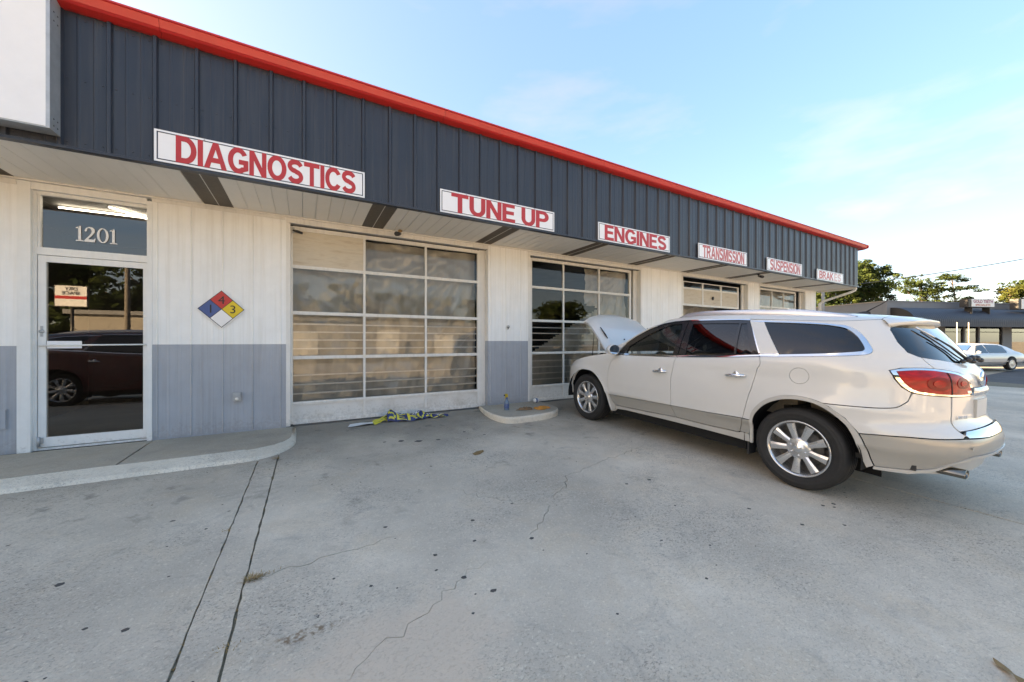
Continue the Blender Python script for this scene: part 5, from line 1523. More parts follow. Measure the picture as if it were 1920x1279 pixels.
mat("store_wall", (0.20, 0.205, 0.215), 0.7, var=.06, vscale=1)
mat("awning", (0.030, 0.038, 0.055), 0.55, var=.08, vscale=.6)
mat("dark_frame", (0.03, 0.028, 0.027), 0.5)
mat("store_inside", (0.05, 0.045, 0.04), 0.9)
mat("lamp_face", (0.74, 0.73, 0.71), 0.4)
mat("sign_plum", (0.33, 0.06, 0.13), 0.5)
mat("sign_orange", (0.52, 0.16, 0.10), 0.5)
mat("roof_tan", (0.34, 0.29, 0.23), 0.85, var=.1, vscale=1)
mat("pale_post", (0.33, 0.31, 0.28), 0.7, var=.1, vscale=6)
mat("bark", (0.085, 0.062, 0.045), 0.9, var=.3, vscale=6)
mat("bark_gray", (0.13, 0.115, 0.10), 0.9, var=.3, vscale=6)
mat("wire", (0.02, 0.02, 0.022), 0.5)
mat("sedan_silver", (0.52, 0.53, 0.53), 0.3, metal=.35, coat=.8)
mat("red_paint", (0.14, 0.016, 0.012), 0.25, coat=1.0)
mat("wheel_cover", (0.55, 0.54, 0.51), 0.3, metal=.5)
mat("sand_wall", (0.31, 0.285, 0.25), 0.8, var=.06, vscale=1)
def leaf_mat(name, c1, c2):
    m = bpy.data.materials.new(name); m.use_nodes = True; nt = m.node_tree; nt.nodes.clear()
    out = _node(nt, "ShaderNodeOutputMaterial"); geo = _node(nt, "ShaderNodeNewGeometry")
    n = _node(nt, "ShaderNodeTexNoise", Scale=.55, Detail=4.0); nt.links.new(geo.outputs["Position"], n.inputs["Vector"])
    r = _node(nt, "ShaderNodeMapRange"); r.inputs["From Min"].default_value = .38; r.inputs["From Max"].default_value = .62; nt.links.new(n.outputs["Fac"], r.inputs["Value"])
    mx = _node(nt, "ShaderNodeMixRGB"); mx.inputs["Color1"].default_value = (*c1, 1); mx.inputs["Color2"].default_value = (*c2, 1); nt.links.new(r.outputs["Result"], mx.inputs["Fac"])
    d = _node(nt, "ShaderNodeBsdfDiffuse"); t = _node(nt, "ShaderNodeBsdfTranslucent")
    nt.links.new(mx.outputs[0], d.inputs["Color"]); nt.links.new(mx.outputs[0], t.inputs["Color"])
    ms = _node(nt, "ShaderNodeMixShader"); ms.inputs[0].default_value = .4
    nt.links.new(d.outputs[0], ms.inputs[1]); nt.links.new(t.outputs[0], ms.inputs[2]); nt.links.new(ms.outputs[0], out.inputs["Surface"]); MATS[name] = m
leaf_mat("pine_leaf", (0.030, 0.050, 0.020), (0.060, 0.080, 0.026))
leaf_mat("yellow_leaf", (0.095, 0.105, 0.022), (0.16, 0.15, 0.035))
leaf_mat("olive_leaf", (0.055, 0.070, 0.022), (0.095, 0.10, 0.030))

# --- the store with the curved awning
SX, SY_ = ST(27.5, 27)
SG = float(zg(*ST(36, 28)))
SR2 = SROT + R_(10)
store = thing("storefront", "low grey store with a long dark curved awning across the street", "building", (SX, SY_, SG), SR2)
def SL(x, y):                        # store-local to world
    return (SX+x*math.cos(SR2)-y*math.sin(SR2), SY_+x*math.sin(SR2)+y*math.cos(SR2))
L0, L1 = 0.0, 28.0
H_ST = 4.15-SG
# wall pieces round the window bays (local x along the front, y back, z up)
gl = [(5.5, 7.35), (7.5, 8.85), (8.95, 11.3), (12.25, 14.1), (14.3, 15.3), (15.5, 17.6), (18.6, 20.8), (22, 24)]
mb = MB().box(L0, L1, 0, .25, 2.75, H_ST).box(L0, L0+.2, .26, 12, 0, H_ST).box(L1-.2, L1, .26, 12, 0, H_ST).box(L0, L1, 11.8, 12, 0, H_ST-.02).box(L0+.21, L1-.21, .26, 11.7, H_ST-.6, H_ST-.5)
x = L0
for a, b in gl + [(L1, L1)]:
    if a-x > .02: mb.box(x, a, .002, .25, 0, 2.748)
    x = b
obj("wall", mb, "store_wall", store)
obj("parapet_cap", MB().box(L0-.05, L1+.05, -.05, .30, H_ST+.002, H_ST+.07), "store_wall", store)
obj("side_cap", MB().box(L0-.05, L0+.26, .302, 12.05, H_ST+.002, H_ST+.07), "roof_tan", store)  # tan colour paints sunlight onto the top of the side wall
for a, b in gl:
    mb = MB().box(a, a+.07, .05, .15, .0, 2.745).box(b-.07, b, .05, .15, .0, 2.745).box(a+.07, b-.07, .05, .15, 2.66, 2.745).box(a+.07, b-.07, .05, .15, .0, .34).box(a+.07, b-.07, .06, .14, 2.22, 2.27)
    w = obj("window", mb, "dark_frame", store)
    obj("pane", MB().add([(a+.07, .10, .34), (b-.07, .10, .34), (b-.07, .10, 2.66), (a+.07, .10, 2.66)], [(0, 1, 2, 3)]), "store_glass", w)
obj("back_room", MB().box(L0+.25, L1-.25, 4.5, 4.6, 0, 3.4).box(L0+.25, L1-.25, .3, 4.5, -.02, .01), "store_inside", store)
# awning: quarter barrel of ribbed cloth with a straight valance
def awn(u0, u1):
    P_ = []
    ns = int((u1-u0)/.18)
    for i in range(ns*2+1):
        x = u0+(u1-u0)*i/(ns*2); r = 1.36+(.014 if i % 2 else 0)
        P_.append([(x, -.02-1.42*math.sin(a)*r/1.36, 2.98-SG-.32+1.03*math.cos(a)*r/1.36) for a in np.linspace(0, math.pi/2, 12)] + [(x, -1.44, 2.30-SG-.02)])
    return P_
A0, A1 = .3, 25.5
mb = MB(); P_ = awn(A0, A1); mb.grid(P_, smooth=False, flip=True)
aw = obj("awning", mb, "awning", store)
for side in (A0, A1):
    pr = [(side, -.02-1.42*math.sin(a), 2.98-SG-.32+1.03*math.cos(a)) for a in np.linspace(0, math.pi/2, 12)] + [(side, -1.44, 2.28-SG), (side, -.02, 2.28-SG)]
    obj("awning_end", MB().prism(pr if side == A1 else pr, (.02, 0, 0)), "dark_frame", aw)
for x in np.arange(A0+.5, A1, 2.2): obj("awning_brace", MB().tube([(x, -1.40, 2.36-SG), (x, -.05, 2.40-SG)], .02, 6), "dark_frame", aw)
obj("door_step", MB().box(L0, L1, -1.6, .0, -.02, .12), "walk_concrete", store)
lsg = thing("store_sign", "white box sign lettered GOLD TEETH SPECIALISTS standing on the awning", "sign", (*SL(6.75, -1.15), 1.25+62.5*27.3/690), SR2)
obj("case", MB().box(-1.29, 1.18, -.14, .35, -.0, .60), "dark_frame", lsg)
obj("face", MB().box(-1.02, 1.16, -.155, -.14, .03, .58), "lamp_face", lsg)
for body, w, h, x, z, mm in (("GOLD TEETH", 1.86, .235, -.86, .30, "sign_plum"), ("SPECIALISTS", 1.42, .15, -.66, .08, "sign_orange")):
    me, tw, th = text_mesh("lettering", body, 1.0, mm, extrude=.001, bold=.03); scale_mesh(me, w/tw, h/th)
    o = obj("lettering", me, None, lsg); o.location = (x, -.158, z)
obj("bracket", MB().box(-.9, -.85, -.1, .3, -.5, 0).box(.8, .85, -.1, .3, -.5, .0), "dark_frame", lsg)
lsg2 = thing("store_sign", "pale green edged box sign at the right edge of the picture on the store awning", "sign", (*SL(11.8, -1.15), 1.25+58*28.2/690), SR2)
obj("case", MB().box(-1.5, 1.4, -.14, .3, 0, .80), "dark_frame", lsg2)
obj("face", MB().box(-1.2, 1.38, -.155, -.14, .04, .77), "lamp_face", lsg2)

# --- silver sedan in front of the store
def sedan_like(name, label, paint, l, d, rot, group=None, cover="wheel_cover"):
    c = at(name, label, "car", l, d, None, group, rot)
    # local: x forward, y left, origin under the middle
    st = [(-2.70, .55, .62, .66, .72, .66), (-2.60, .36, .74, .90, .93, .84), (-2.2, .30, .82, 1.00, .96, .86), (-1.98, .28, .84, 1.05, .97, .84), (-1.62, .26, .86, 1.28, .97, .70), (-1.25, .25, .86, 1.41, .97, .62), (-.4, .25, .86, 1.45, .97, .60), (.2, .25, .86, 1.44, .97, .61), (.65, .25, .86, 1.34, .97, .66), (1.05, .25, .86, 1.16, .97, .75), (1.38, .26, .85, .99, .97, .84), (2.0, .28, .82, .93, .96, .80), (2.5, .33, .72, .82, .90, .74), (2.70, .45, .60, .66, .74, .62)]
    rows = []
    for x, zb_, zs, zt, w, wt in st:
        sec = [(0, zb_), (w*.86, zb_), (w*.95, zb_+.06), (w, (zb_+zs)/2), (w*.985, zs), (w*.955, min(zs+.05, zt)), ((w*.955+wt)/2, (zs+.05+zt)/2 if zt > zs+.1 else zt), (wt, zt-.03 if zt > zs+.1 else zt), (wt*.7, zt), (0, zt+.015)]
        rows.append([(x, y, z) for y, z in sec] + [(x, -y, z) for y, z in sec[::-1][1:]])
    # smooth along the length
    xs = [s_[0] for s_ in st]; X = np.linspace(xs[0], xs[-1], 60); A = np.array(rows)
    B = np.stack([[np.interp(X, xs, A[:, j, k]) for k in range(3)] for j in range(A.shape[1])], 0).transpose(2, 0, 1)
    mb = MB(); mb.grid([[tuple(p) for p in r] for r in B], flip=False); mb.add(list(B[0]), [tuple(range(B.shape[1]))]); mb.add(list(B[-1]), [tuple(range(B.shape[1]))[::-1]])
    body = obj("body", mb, paint, c)
    def side_y(x, z):
        zs = np.interp(x, xs, [q[2] for q in st])+.05; zt = np.interp(x, xs, [q[3] for q in st]); w = np.interp(x, xs, [q[4] for q in st])*.955; wt = np.interp(x, xs, [q[5] for q in st])
        return w + (wt-w)*max(0, (z-zs)/(zt-.03-zs))
    def sidepoly(nm, pts, m, par, off=.016):
        for s_ in (1, -1):
            V, T, bd = cdt(pts, (), .12, .10)
            q = [(x, (side_y(x, z)+off)*s_, z) for x, z in V]; T = T if s_ < 0 else T[:, ::-1]
            obj(nm, MB().add(q, [tuple(t) for t in T], 0, True), m, par)
    sidepoly("window", [(.98,.94),(.05,.94),(.05,1.375),(.52,1.335)], "tinted_glass", body)
    sidepoly("window", [(-.02,.94),(-1.22,.94),(-1.30,1.02),(-1.28,1.27),(-1.05,1.36),(-.02,1.375)], "tinted_glass", body)
    sidepoly("shut_line", [(.022,.30),(.035,.30),(.035,.92),(.022,.92)], "liner", body, .004)
    sidepoly("shut_line", [(-1.16,.62),(-1.147,.62),(-1.05,.92),(-1.063,.92)], "liner", body, .004)
    sidepoly("handle", [(.13,.80),(.30,.80),(.30,.825),(.13,.825)], "chrome", body, .012)
    sidepoly("handle", [(-.95,.80),(-.78,.80),(-.78,.825),(-.95,.825)], "chrome", body, .012)
    for nm, x0, z0, x1, z1, w0, w1 in (("windshield", 1.30, 1.04, .72, 1.335, .76, .60), ("rear_window", -1.93, 1.11, -1.36, 1.36, .74, .60)):
        k = .02
        q = [(x0, w0, z0+k), (x0, -w0, z0+k), (x1, -w1, z1+k), (x1, w1, z1+k)]
        obj(nm, MB().prism(q, (0, 0, .006)), "tinted_glass", body)
    for x in (1.50, -1.49):
        for s_ in (1, -1):
            w = bpy.data.objects.new("wheel", None); col.objects.link(w); w.parent = c; w.location = (x, .885*s_, .335); w.empty_display_size = .1
            w.rotation_euler = (0, .3, 0 if s_ > 0 else math.pi); w.scale = (.87, .9, .87)
            obj("tyre", ty_m, None, w)
            o = obj("rim", rm_m, None, w)
            obj("wheel_cover", MB().lathe([(0, .112), (.06, .112), (.08, .104), (.23, .103), (.262, .108), (.262, .02)], 32, 'y'), cover, w)
            lm = MB(); lm.lathe([(.37, .078), (.37, .095), (.0, .095)], 28, 'y', c=(x, .0, .385)); 
            lm.v = [(a, (b+.880)*s_, cc) for a, b, cc in lm.v]
            obj("arch", lm, "liner", c)
    for s_ in (1, -1):
        obj("tail_light", MB().box(-2.66, -2.50, min(.50*s_, .90*s_), max(.50*s_, .90*s_), .62, .78), "lamp_red", c)
        obj("headlight", MB().box(2.45, 2.60, min(.50*s_, .86*s_), max(.50*s_, .86*s_), .60, .74), "lamp_clear", c)
        obj("side_mirror", MB().lathe([(0, -.08), (.07, -.05), (.075, .05), (0, .06)], 10, 'x', c=(.90, 1.02*s_, .98)), paint, c)
    obj("bumper_rail", MB().box(-2.2, 2.2, -.985, .985, .47, .51), paint, body)
    return c
sed = sedan_like("parked_car", "silver sedan parked in front of the store across the street", "sedan_silver", 25.4, 20.6, math.pi+.17)

# --- trees
def leaves(mb, cx_, cy_, cz_, rx, ry, rz, n, size, r, mi=0):
    for _ in range(n):
        while True:
            a, b, c = r.uniform(-1, 1), r.uniform(-1, 1), r.uniform(-1, 1); q = a*a+b*b+c*c
            if q < 1 and r.random() < .25+.75*q: break
        p = Vector((cx_+a*rx, cy_+b*ry, cz_+c*rz)); s = size*r.uniform(.6, 1.35)
        n_ = Vector((a/rx+r.uniform(-.9, .9), b/ry+r.uniform(-.9, .9), c/rz+r.uniform(-.7, 1.1))).normalized()
        u = n_.orthogonal().normalized(); u.rotate(Matrix.Rotation(r.uniform(0, 6.28), 3, n_)); v = n_.cross(u)
        mb.add([p-u*s, p+v*s*.55, p+u*s, p-v*s*.55], [(0, 1, 2, 3)], mi)
def tree(name, label, l, d, h, clumps, m, trunk=.22, seed=1, size=.115, dens=210, bare=0, group=None, lean=0.0, xy=None, barkm="bark"):
    """clumps: (dx, dz fraction of height, rx, rz) in metres round the trunk"""
    group = group or {"pine_tree": "pines beyond the street", "shrub": "shrubs behind the store", "oak_tree": "trees behind the shop"}.get(name)
    r = random.Random(seed)
    x, y = xy if xy else ST(l, d)
    t = thing(name, label, "tree", (x, y, float(zg(x, y))-.05), SROT, group)
    mt = MB(); n = 9; top = max([c[1] for c in clumps])*h if clumps else h
    path = [Vector((lean*(i/n)**2*h+.12*math.sin(i*1.3+seed), .1*math.cos(i*1.7+seed), top*i/n)) for i in range(n+1)]
    mt.tube(path, [trunk*(1-.8*i/n) for i in range(n+1)], 8)
    cr = MB()
    for dx, fz, rx, rz in clumps:
        dy = r.uniform(-.8, .8)*rx; c = Vector((dx, dy, fz*h))
        k = min(n-1, max(1, int(n*max(.2, (fz*h-abs(dx)*.5)/top)))); a = path[k]
        mt.tube([a, a.lerp(c, .5)+Vector((0, 0, -.15)), c], [trunk*.35, trunk*.22, trunk*.08], 5)
        leaves(cr, dx, dy, fz*h, rx, rx*.9, rz, int(dens*rx*rx*max(rz/rx, .5)*1.3), size, r)
        for _ in range(5):     # ragged outline
            a_ = r.uniform(0, 6.28); q = r.uniform(.75, 1.15)
            leaves(cr, dx+math.cos(a_)*rx*q, dy+math.sin(a_)*rx*q, fz*h+r.uniform(-.8, .9)*rz, rx*.33, rx*.33, rz*.35, int(dens*.16*rx*rx), size, r)
    for _ in range(bare):
        k = r.randint(3, n-1); a = path[k]; an_ = r.uniform(0, 6.28); L_ = r.uniform(.6, 1.8)
        e = a+Vector((math.cos(an_)*L_, math.sin(an_)*L_, r.uniform(.2, 1.2)))
        mt.tube([a, a.lerp(e, .5)+Vector((r.uniform(-.1, .1), 0, .1)), e], [.045, .03, .012], 5)
        for _ in range(2):
            e2 = e+Vector((r.uniform(-.5, .5), r.uniform(-.5, .5), r.uniform(.0, .6))); mt.tube([a.lerp(e, .6), e2], [.018, .008], 4)
    obj("trunk", mt, barkm, t)
    if cr.v: obj("crown", cr, m, t)
    return t
def scatter(seed, n, w, z0, z1, r0, r1, flat=.55):
    r = random.Random(seed); out = []
    for _ in range(n):
        f = r.random(); z = z0+(z1-z0)*f; k = 1-.55*abs(f-.35)
        out.append((r.uniform(-w, w)*k, z, r.uniform(r0, r1), r.uniform(r0, r1)*flat))
    return out
tree("pine_tree", "tall dark pine rising behind the far end of the repair shop", 40.2, 42, 11.0, scatter(3, 44, 2.5, .10, .97, .9, 1.5), "pine_leaf", seed=3, trunk=.3, dens=330)
tree("pine_tree", "dense pine seen under the soffit beyond the end of the shop", 36.0, 41, 9.0, scatter(8, 40, 3.2, .06, .95, 1.0, 1.6), "pine_leaf", seed=8, trunk=.3, dens=300)
tree("pine_tree", "thin pine with drooping tufts right of the tall dark pine", 43.4, 44, 9.0, scatter(5, 9, 1.5, .45, .98, .5, .9), "pine_leaf", seed=5, trunk=.16)
for i, (l, d, h, lab) in enumerate(((36.6, 37, 4.2, "yellow green shrub under the dense pine by the pale pole"), (38.6, 38, 4.6, "yellow green shrub at the foot of the tall dark pine"), (41.2, 40, 4.4, "yellowish shrub left of the grey store"))):
    tree("shrub", lab, l, d, h, scatter(20+i, 12, 1.5, .25, .9, .7, 1.1, .8), "yellow_leaf", seed=20+i, trunk=.08)
tree("bare_tree", "nearly leafless tree with thin branches left of the store roof", 47.6, 45.5, 8.2, [(.2, .62, .45, .3), (-.6, .7, .35, .25)], "olive_leaf", seed=31, trunk=.12, bare=26, barkm="bark_gray", dens=50)
tree("pine_tree", "broad olive pine behind the left part of the store", 52.2, 47, 9.8, scatter(41, 30, 2.8, .45, 1.0, .7, 1.25, .5), "pine_leaf", seed=41, trunk=.2)
tree("pine_tree", "flat topped pine with layered clumps of needles above the store", 57.0, 47.5, 9.9, [(-1.5, .97, .9, .35), (-.2, 1.0, 1.2, .4), (1.0, .96, .9, .35), (1.9, .86, 1.0, .35), (2.7, .82, .7, .25), (.5, .83, .7, .3), (-1.2, .84, .8, .3), (-.3, .75, .6, .25), (1.5, .72, .6, .22), (2.4, .70, .45, .2), (.4, .66, .6, .25)], "pine_leaf", seed=43, trunk=.17, dens=330)
tree("shrub", "yellow green round tree top showing over the store parapet", 54.6, 43.5, 6.7, scatter(47, 14, 2.3, .62, .96, .8, 1.2, .6), "yellow_leaf", seed=47, trunk=.14)
tree("shrub", "small round bush top just left of the GOLD TEETH sign", 56.3, 42, 5.9, scatter(49, 7, 1.2, .72, .95, .6, .9, .6), "olive_leaf", seed=49, trunk=.1)
tree("pine_tree", "olive pine just right of the GOLD TEETH sign", 62.3, 46, 8.2, scatter(51, 24, 1.9, .4, .98, .7, 1.1, .6), "olive_leaf", seed=51, trunk=.2)
tree("pine_tree", "taller dark pine at the right edge behind the store", 66.0, 47, 9.3, scatter(53, 34, 2.8, .4, .98, .8, 1.3, .6), "pine_leaf", seed=53, trunk=.25)
tree("shrub", "bright yellow shrub at the right edge behind the store roof", 64.3, 42.5, 6.3, scatter(55, 10, 2.0, .6, .95, .7, 1.1, .7), "yellow_leaf", seed=55, trunk=.12)
tree("pine_tree", "pine beyond the right end of the store", 71.0, 46, 9.5, scatter(57, 16, 2.4, .4, .98, .8, 1.3, .6), "olive_leaf", seed=57, trunk=.22)

for i, (l, d, h) in enumerate(((15.2, 26.5, 9.6), (14.5, 31.5, 10))):  # added out of view to shade the store's side wall
    tree("oak_tree", ["big tree behind the shop, nearer the street", "big tree behind the shop, farther back"][i], l, d, h, scatter(90+i, 40, 3.6, .12, .96, 1.3, 2.0), "pine_leaf", seed=90+i, trunk=.35, dens=90, size=.22)
# --- pole and wire
po = at("utility_pole", "pale square pole seen below the soffit past the end of the shop", "pole", 25.35, 30)
obj("shaft", MB().tube([(0, 0, 0), (0, 0, 6.3)], [.14, .10], 10), "pale_post", po)
obj("crossarm", MB().box(-.7, .7, -.06, .06, 5.9, 6.0), "pale_post", po)
po2 = at("utility_pole", "wooden utility pole beyond the right edge of the picture", "pole", 62, 30)
obj("shaft", MB().tube([(0, 0, 0), (0, 0, 13.2)], [.17, .11], 10), "bark_gray", po2)
a = Vector((*ST(25.35, 30), 5.55)); b = Vector((*ST(62, 30), 12.4))
wi = thing("power_line", "thin black overhead wire rising to the right across the sky", "wire", tuple(a))
pts = [(b-a)*u + Vector((0, 0, -1.35*4*u*(1-u)*.5)) for u in np.linspace(0, 1, 30)]
obj("cable", MB().tube(pts, .034, 5), "wire", wi)

# --- what stands behind the camera: seen only as reflections in the glass
rb = thing("low_building", "long sand coloured building across the road, mirrored in the glass of the office door", "building", (-6, -27, float(zg(-6, -27))))
obj("wall", MB().box(-9, 24, -8, 0, 0, 3.6), "sand_wall", rb)
obj("roof", MB().box(-9.3, 24.3, -8.3, .3, 3.6, 3.9), "store_wall", rb)
for k, x in enumerate((-5, 1, 5, 12, 18)): obj("door", MB().box(x, x+2.2, .0, .03, .05, 2.5), "white_trim", rb)
for i, (x, y, h, mm) in enumerate(((-21, -36, 9.5, "pine_leaf"), (-13.5, -37, 9.0, "pine_leaf"), (-5, -36, 8.6, "pine_leaf"), (6, -38, 8, "pine_leaf"), (15, -38, 7, "olive_leaf"), (25, -38, 7.5, "pine_leaf"), (37, -36, 8, "pine_leaf"))):
    tree("pine_tree", ["dark tall tree mirrored in the office door glass at its left", "dark tall tree mirrored in the middle of the office door glass", "olive tree mirrored in the office door glass at its right", "dark tree mirrored in the left part of the first bay door", "olive tree mirrored in the middle of the first bay door", "tree mirrored in the right part of the first bay door", "tree mirrored in the second bay door"][i], 0, 0, h, scatter(70+i, 46, 5.6, .12, .97, 1.4, 2.3), mm, seed=70+i, trunk=.3, xy=(x, y), dens=75, size=.24)

ps = thing("pole_sign", "white and red pole sign across the road, mirrored in the office door glass", "sign", (-10.8, -16, float(zg(-10.8, -16))))
obj("pole", MB().tube([(0, -.1, 0), (0, -.1, 3.4)], .07, 8), "dark_frame", ps)
obj("cabinet", MB().box(-.62, .62, -.16, .0, 3.4, 4.55), "dark_frame", ps)
obj("face", MB().box(-.58, .58, .0, .02, 3.44, 4.51), "sign_white", ps)
obj("band", MB().box(-.58, .58, .02, .024, 3.82, 3.98), "sign_red", ps)
for wd, z, h in (("DRY", 4.27, .18), ("SPACE", 4.04, .18)):
    me, tw, th = text_mesh("lettering", wd, 1.0, "sign_navy", extrude=.001, bold=.03); k = .18/th; scale_mesh(me, k, k)
    o = obj("lettering", me, None, ps); o.rotation_euler = (0, 0, math.pi); o.location = (tw*k/2, .024, z)
pz = thing("utility_pole", "wooden pole across the road, mirrored at the right of the office door glass", "pole", (-9.25, -18, float(zg(-9.25, -18))))
obj("shaft", MB().tube([(0, 0, 0), (0, 0, 6.6)], [.15, .11], 10), "bark_gray", pz)
def copy_tree(o, parent=None):
    c = o.copy(); col.objects.link(c)
    if parent is not None: c.parent = parent
    for ch in list(o.children): copy_tree(ch, c)
    return c
dk = copy_tree(sed)
dk.name = "parked_car"; dk.location = (*ST(28.3, 24.0), float(zg(*ST(28.3, 24.0)))); dk.rotation_euler = (0, 0, SROT+math.pi+.17)
tag(dk, "dark blue car parked against the store behind the silver sedan", "car", "cars in front of the store"); sed["group"] = "cars in front of the store"
def repaint_all(o, frm, to):
    for ch in o.children:
        if ch.type == 'MESH':
            for sl in ch.material_slots:
                if sl.material and sl.material.name in frm: sl.link = 'OBJECT'; sl.material = MATS[to]
        repaint_all(ch, frm, to)
mat("navy_paint", (0.012, 0.016, 0.035), 0.3, coat=1.0)
repaint_all(dk, ("sedan_silver",), "navy_paint")
for l, lab in ((28.6, "thin pale sign post left of the silver sedan"), (29.35, "thin pale sign post just above the hood of the silver sedan")):
    t = at("sign_post", lab, "post", l, 23.65, group="sign posts in front of the store")
    obj("shaft", MB().tube([(0, 0, 0), (0, 0, 2.75)], .024, 8), "pale_post", t)
    obj("base", MB().lathe([(.09, 0), (.09, .05), (.04, .07), (0, .07)], 12), "pale_post", t)
red = copy_tree(suv)
red.name = "parked_car"
red.location = (-4.6, -.45, float(zg(-4.6, -.45))); red.rotation_euler = (0, 0, R_(8))
tag(red, "dark red car behind the camera, mirrored in the glass of the office door", "car")
def repaint(o):
    for ch in o.children:
        if ch.name.startswith("hood") and "hood" == ch.name.split(".")[0]:
            ch.rotation_euler = (0, R_(9), 0)
        if ch.type == 'MESH':
            for sl in ch.material_slots:
                if sl.material and sl.material.name in ("suv_white", "suv_beige", "suv_sill"):
                    sl.link = 'OBJECT'; sl.material = MATS["red_paint"]
        repaint(ch)
repaint(red)
# ---------------------------------------------------------------- loose things on the ground and the pad
mat("banner_yellow", (0.62, 0.56, 0.06), 0.45); mat("banner_navy", (0.016, 0.035, 0.14), 0.4); mat("banner_white", (0.74, 0.74, 0.73), 0.45)
mat("paper", (0.76, 0.76, 0.75), 0.6)
mat("bottle_blue", (0.20, 0.30, 0.42), 0.25, trans=.35); mat("bottle_label", (0.05, 0.10, 0.24), 0.4); mat("trigger_yellow", (0.68, 0.45, 0.03), 0.4)
mat("rag_orange", (0.62, 0.25, 0.05), 0.9, var=.15, vscale=30); mat("rag_brown", (0.22, 0.13, 0.07), 0.9, var=.25, vscale=30)
mat("leaf_brown", (0.25, 0.15, 0.06), 0.8, var=.2, vscale=40)
mat("spot_dark", (0.075, 0.07, 0.064), 0.75)
mat("peel_pale", (0.48, 0.53, 0.55), 0.6)

# crumpled banner against the sill of the first bay door
FONT = {"S": ["01111","10000","10000","01110","00001","00001","11110"], "E": ["11111","10000","10000","11110","10000","10000","11111"], "R": ["11110","10001","10001","11110","10100","10010","10001"],
        "V": ["10001","10001","10001","10001","01010","01010","00100"], "I": ["111","010","010","010","010","010","111"], "C": ["01111","10000","10000","10000","10000","10000","01111"]}
rowsb = [""]*7
for ch in "SERVICE":
    for i in range(7): rowsb[i] += FONT[ch][i] + "0"
NL = len(rowsb[0]); nu, nv = NL*3+6, 30
ban = thing("banner", "crumpled yellow, navy and white SERVICE banner lying at the first bay door", "banner", (1.45, 6.0, float(zg(1.45, 6.0))))
r = random.Random(4)
def bpos(u, v):
    # u 0..1 along, v 0..1 from the ground edge up over the fold
    x = -.33 + 1.0*u - .02*math.sin(9*u)
    hump = .155*math.exp(-((u-.10)/.10)**2) + .065*math.exp(-((u-.45)/.25)**2) + .022
    a = v*math.pi*.98
    y = .03-.11*math.cos(a)*(1+.3*math.sin(5*u)) + .035*math.sin(13*u) - .03*u
    z = hump*math.sin(a)*(1+.25*math.sin(23*u+3*v)) + .012*math.sin(31*u+8*v) + .014
    return (x, y, max(z, .006+.004*v))
mb = MB()
g = [[bpos(i/nu, j/nv) for j in range(nv+1)] for i in range(nu+1)]
mb.v = [p for row in g for p in row]
for i in range(nu):
    for j in range(nv):
        a = i*(nv+1)+j; mb.f.append((a, a+nv+1, a+nv+2, a+1)); mb.sm.append(True)
        v = j/nv; cu = (i-3)//3; ro = 6-int((v-.04)/.45*7) if .04 <= v < .49 else -1
        if .50 <= v < .80: m_ = 1 if ((i//4)+(j//4)) % 2 else 2
        elif 0 <= ro < 7 and 0 <= cu < NL and (rowsb[ro][cu] == "1" or ((i-3) % 3 == 0 and cu > 0 and rowsb[ro][cu-1] == "1")): m_ = 0
        else: m_ = 1
        mb.m.append(m_)
obj("cloth", mb, ["banner_yellow", "banner_navy", "banner_white"], ban)
mb = MB()
for k in range(5):
    y0 = -.06+.035*k
    P_ = [(-.30-.24*u, y0+.04*math.sin(5*u+k)-.05*u, .055*(1-u)*abs(math.sin(3+4*u+k))+.008+.010*k*(1-u)) for u in np.linspace(0, 1, 9)]
    mb.grid([[(x, y, z), (x+.01, y+.028, z+.012)] for x, y, z in P_])
obj("tail", mb, "banner_yellow", ban, label="torn yellow end of the banner")
pp = thing("paper_sheet", "white sheet of paper on the ground beside the crumpled banner", "paper", (.72, 5.99, float(zg(.72, 5.99))))
obj("sheet", MB().grid([[(-.17+.34*u+.05*v, -.10+.19*v-.03*u, .004+.030*abs(math.sin(2.4*u+1.2*v))*u+.002) for v in np.linspace(0, 1, 6)] for u in np.linspace(0, 1, 9)]), "paper", pp)

# spray bottle on the pad
sb = thing("spray_bottle", "pale blue spray bottle with yellow trigger standing on the concrete pad", "bottle", (3.06, 5.62, .051), .5)
obj("body", MB().lathe([(0, 0), (.040, 0), (.044, .006), (.044, .125), (.040, .150), (.024, .175), (.016, .190), (.016, .205), (0, .205)], 24), "bottle_blue", sb)
obj("label_band", MB().lathe([(.0446, .035), (.0448, .036), (.0448, .11), (.0446, .111)], 24), "bottle_label", sb)
obj("collar", MB().lathe([(.019, .188), (.021, .190), (.021, .215), (.014, .222), (0, .222)], 16), "bottle_label", sb)
tr_ = MB().prism([(-.045, -.011, .222), (.022, -.011, .222), (.028, -.011, .245), (.020, -.011, .275), (-.030, -.011, .285), (-.060, -.011, .272), (-.062, -.011, .255), (-.02, -.011, .245)], (0, .022, 0))
obj("trigger_head", tr_, "trigger_yellow", sb)
obj("trigger", MB().tube([(-.035, 0, .25), (-.050, 0, .225), (-.052, 0, .195)], [.007, .006, .005], 6), "trigger_yellow", sb)
obj("nozzle", MB().tube([(-.060, 0, .264), (-.078, 0, .264)], [.012, .011], 10), "dark_plastic", sb)
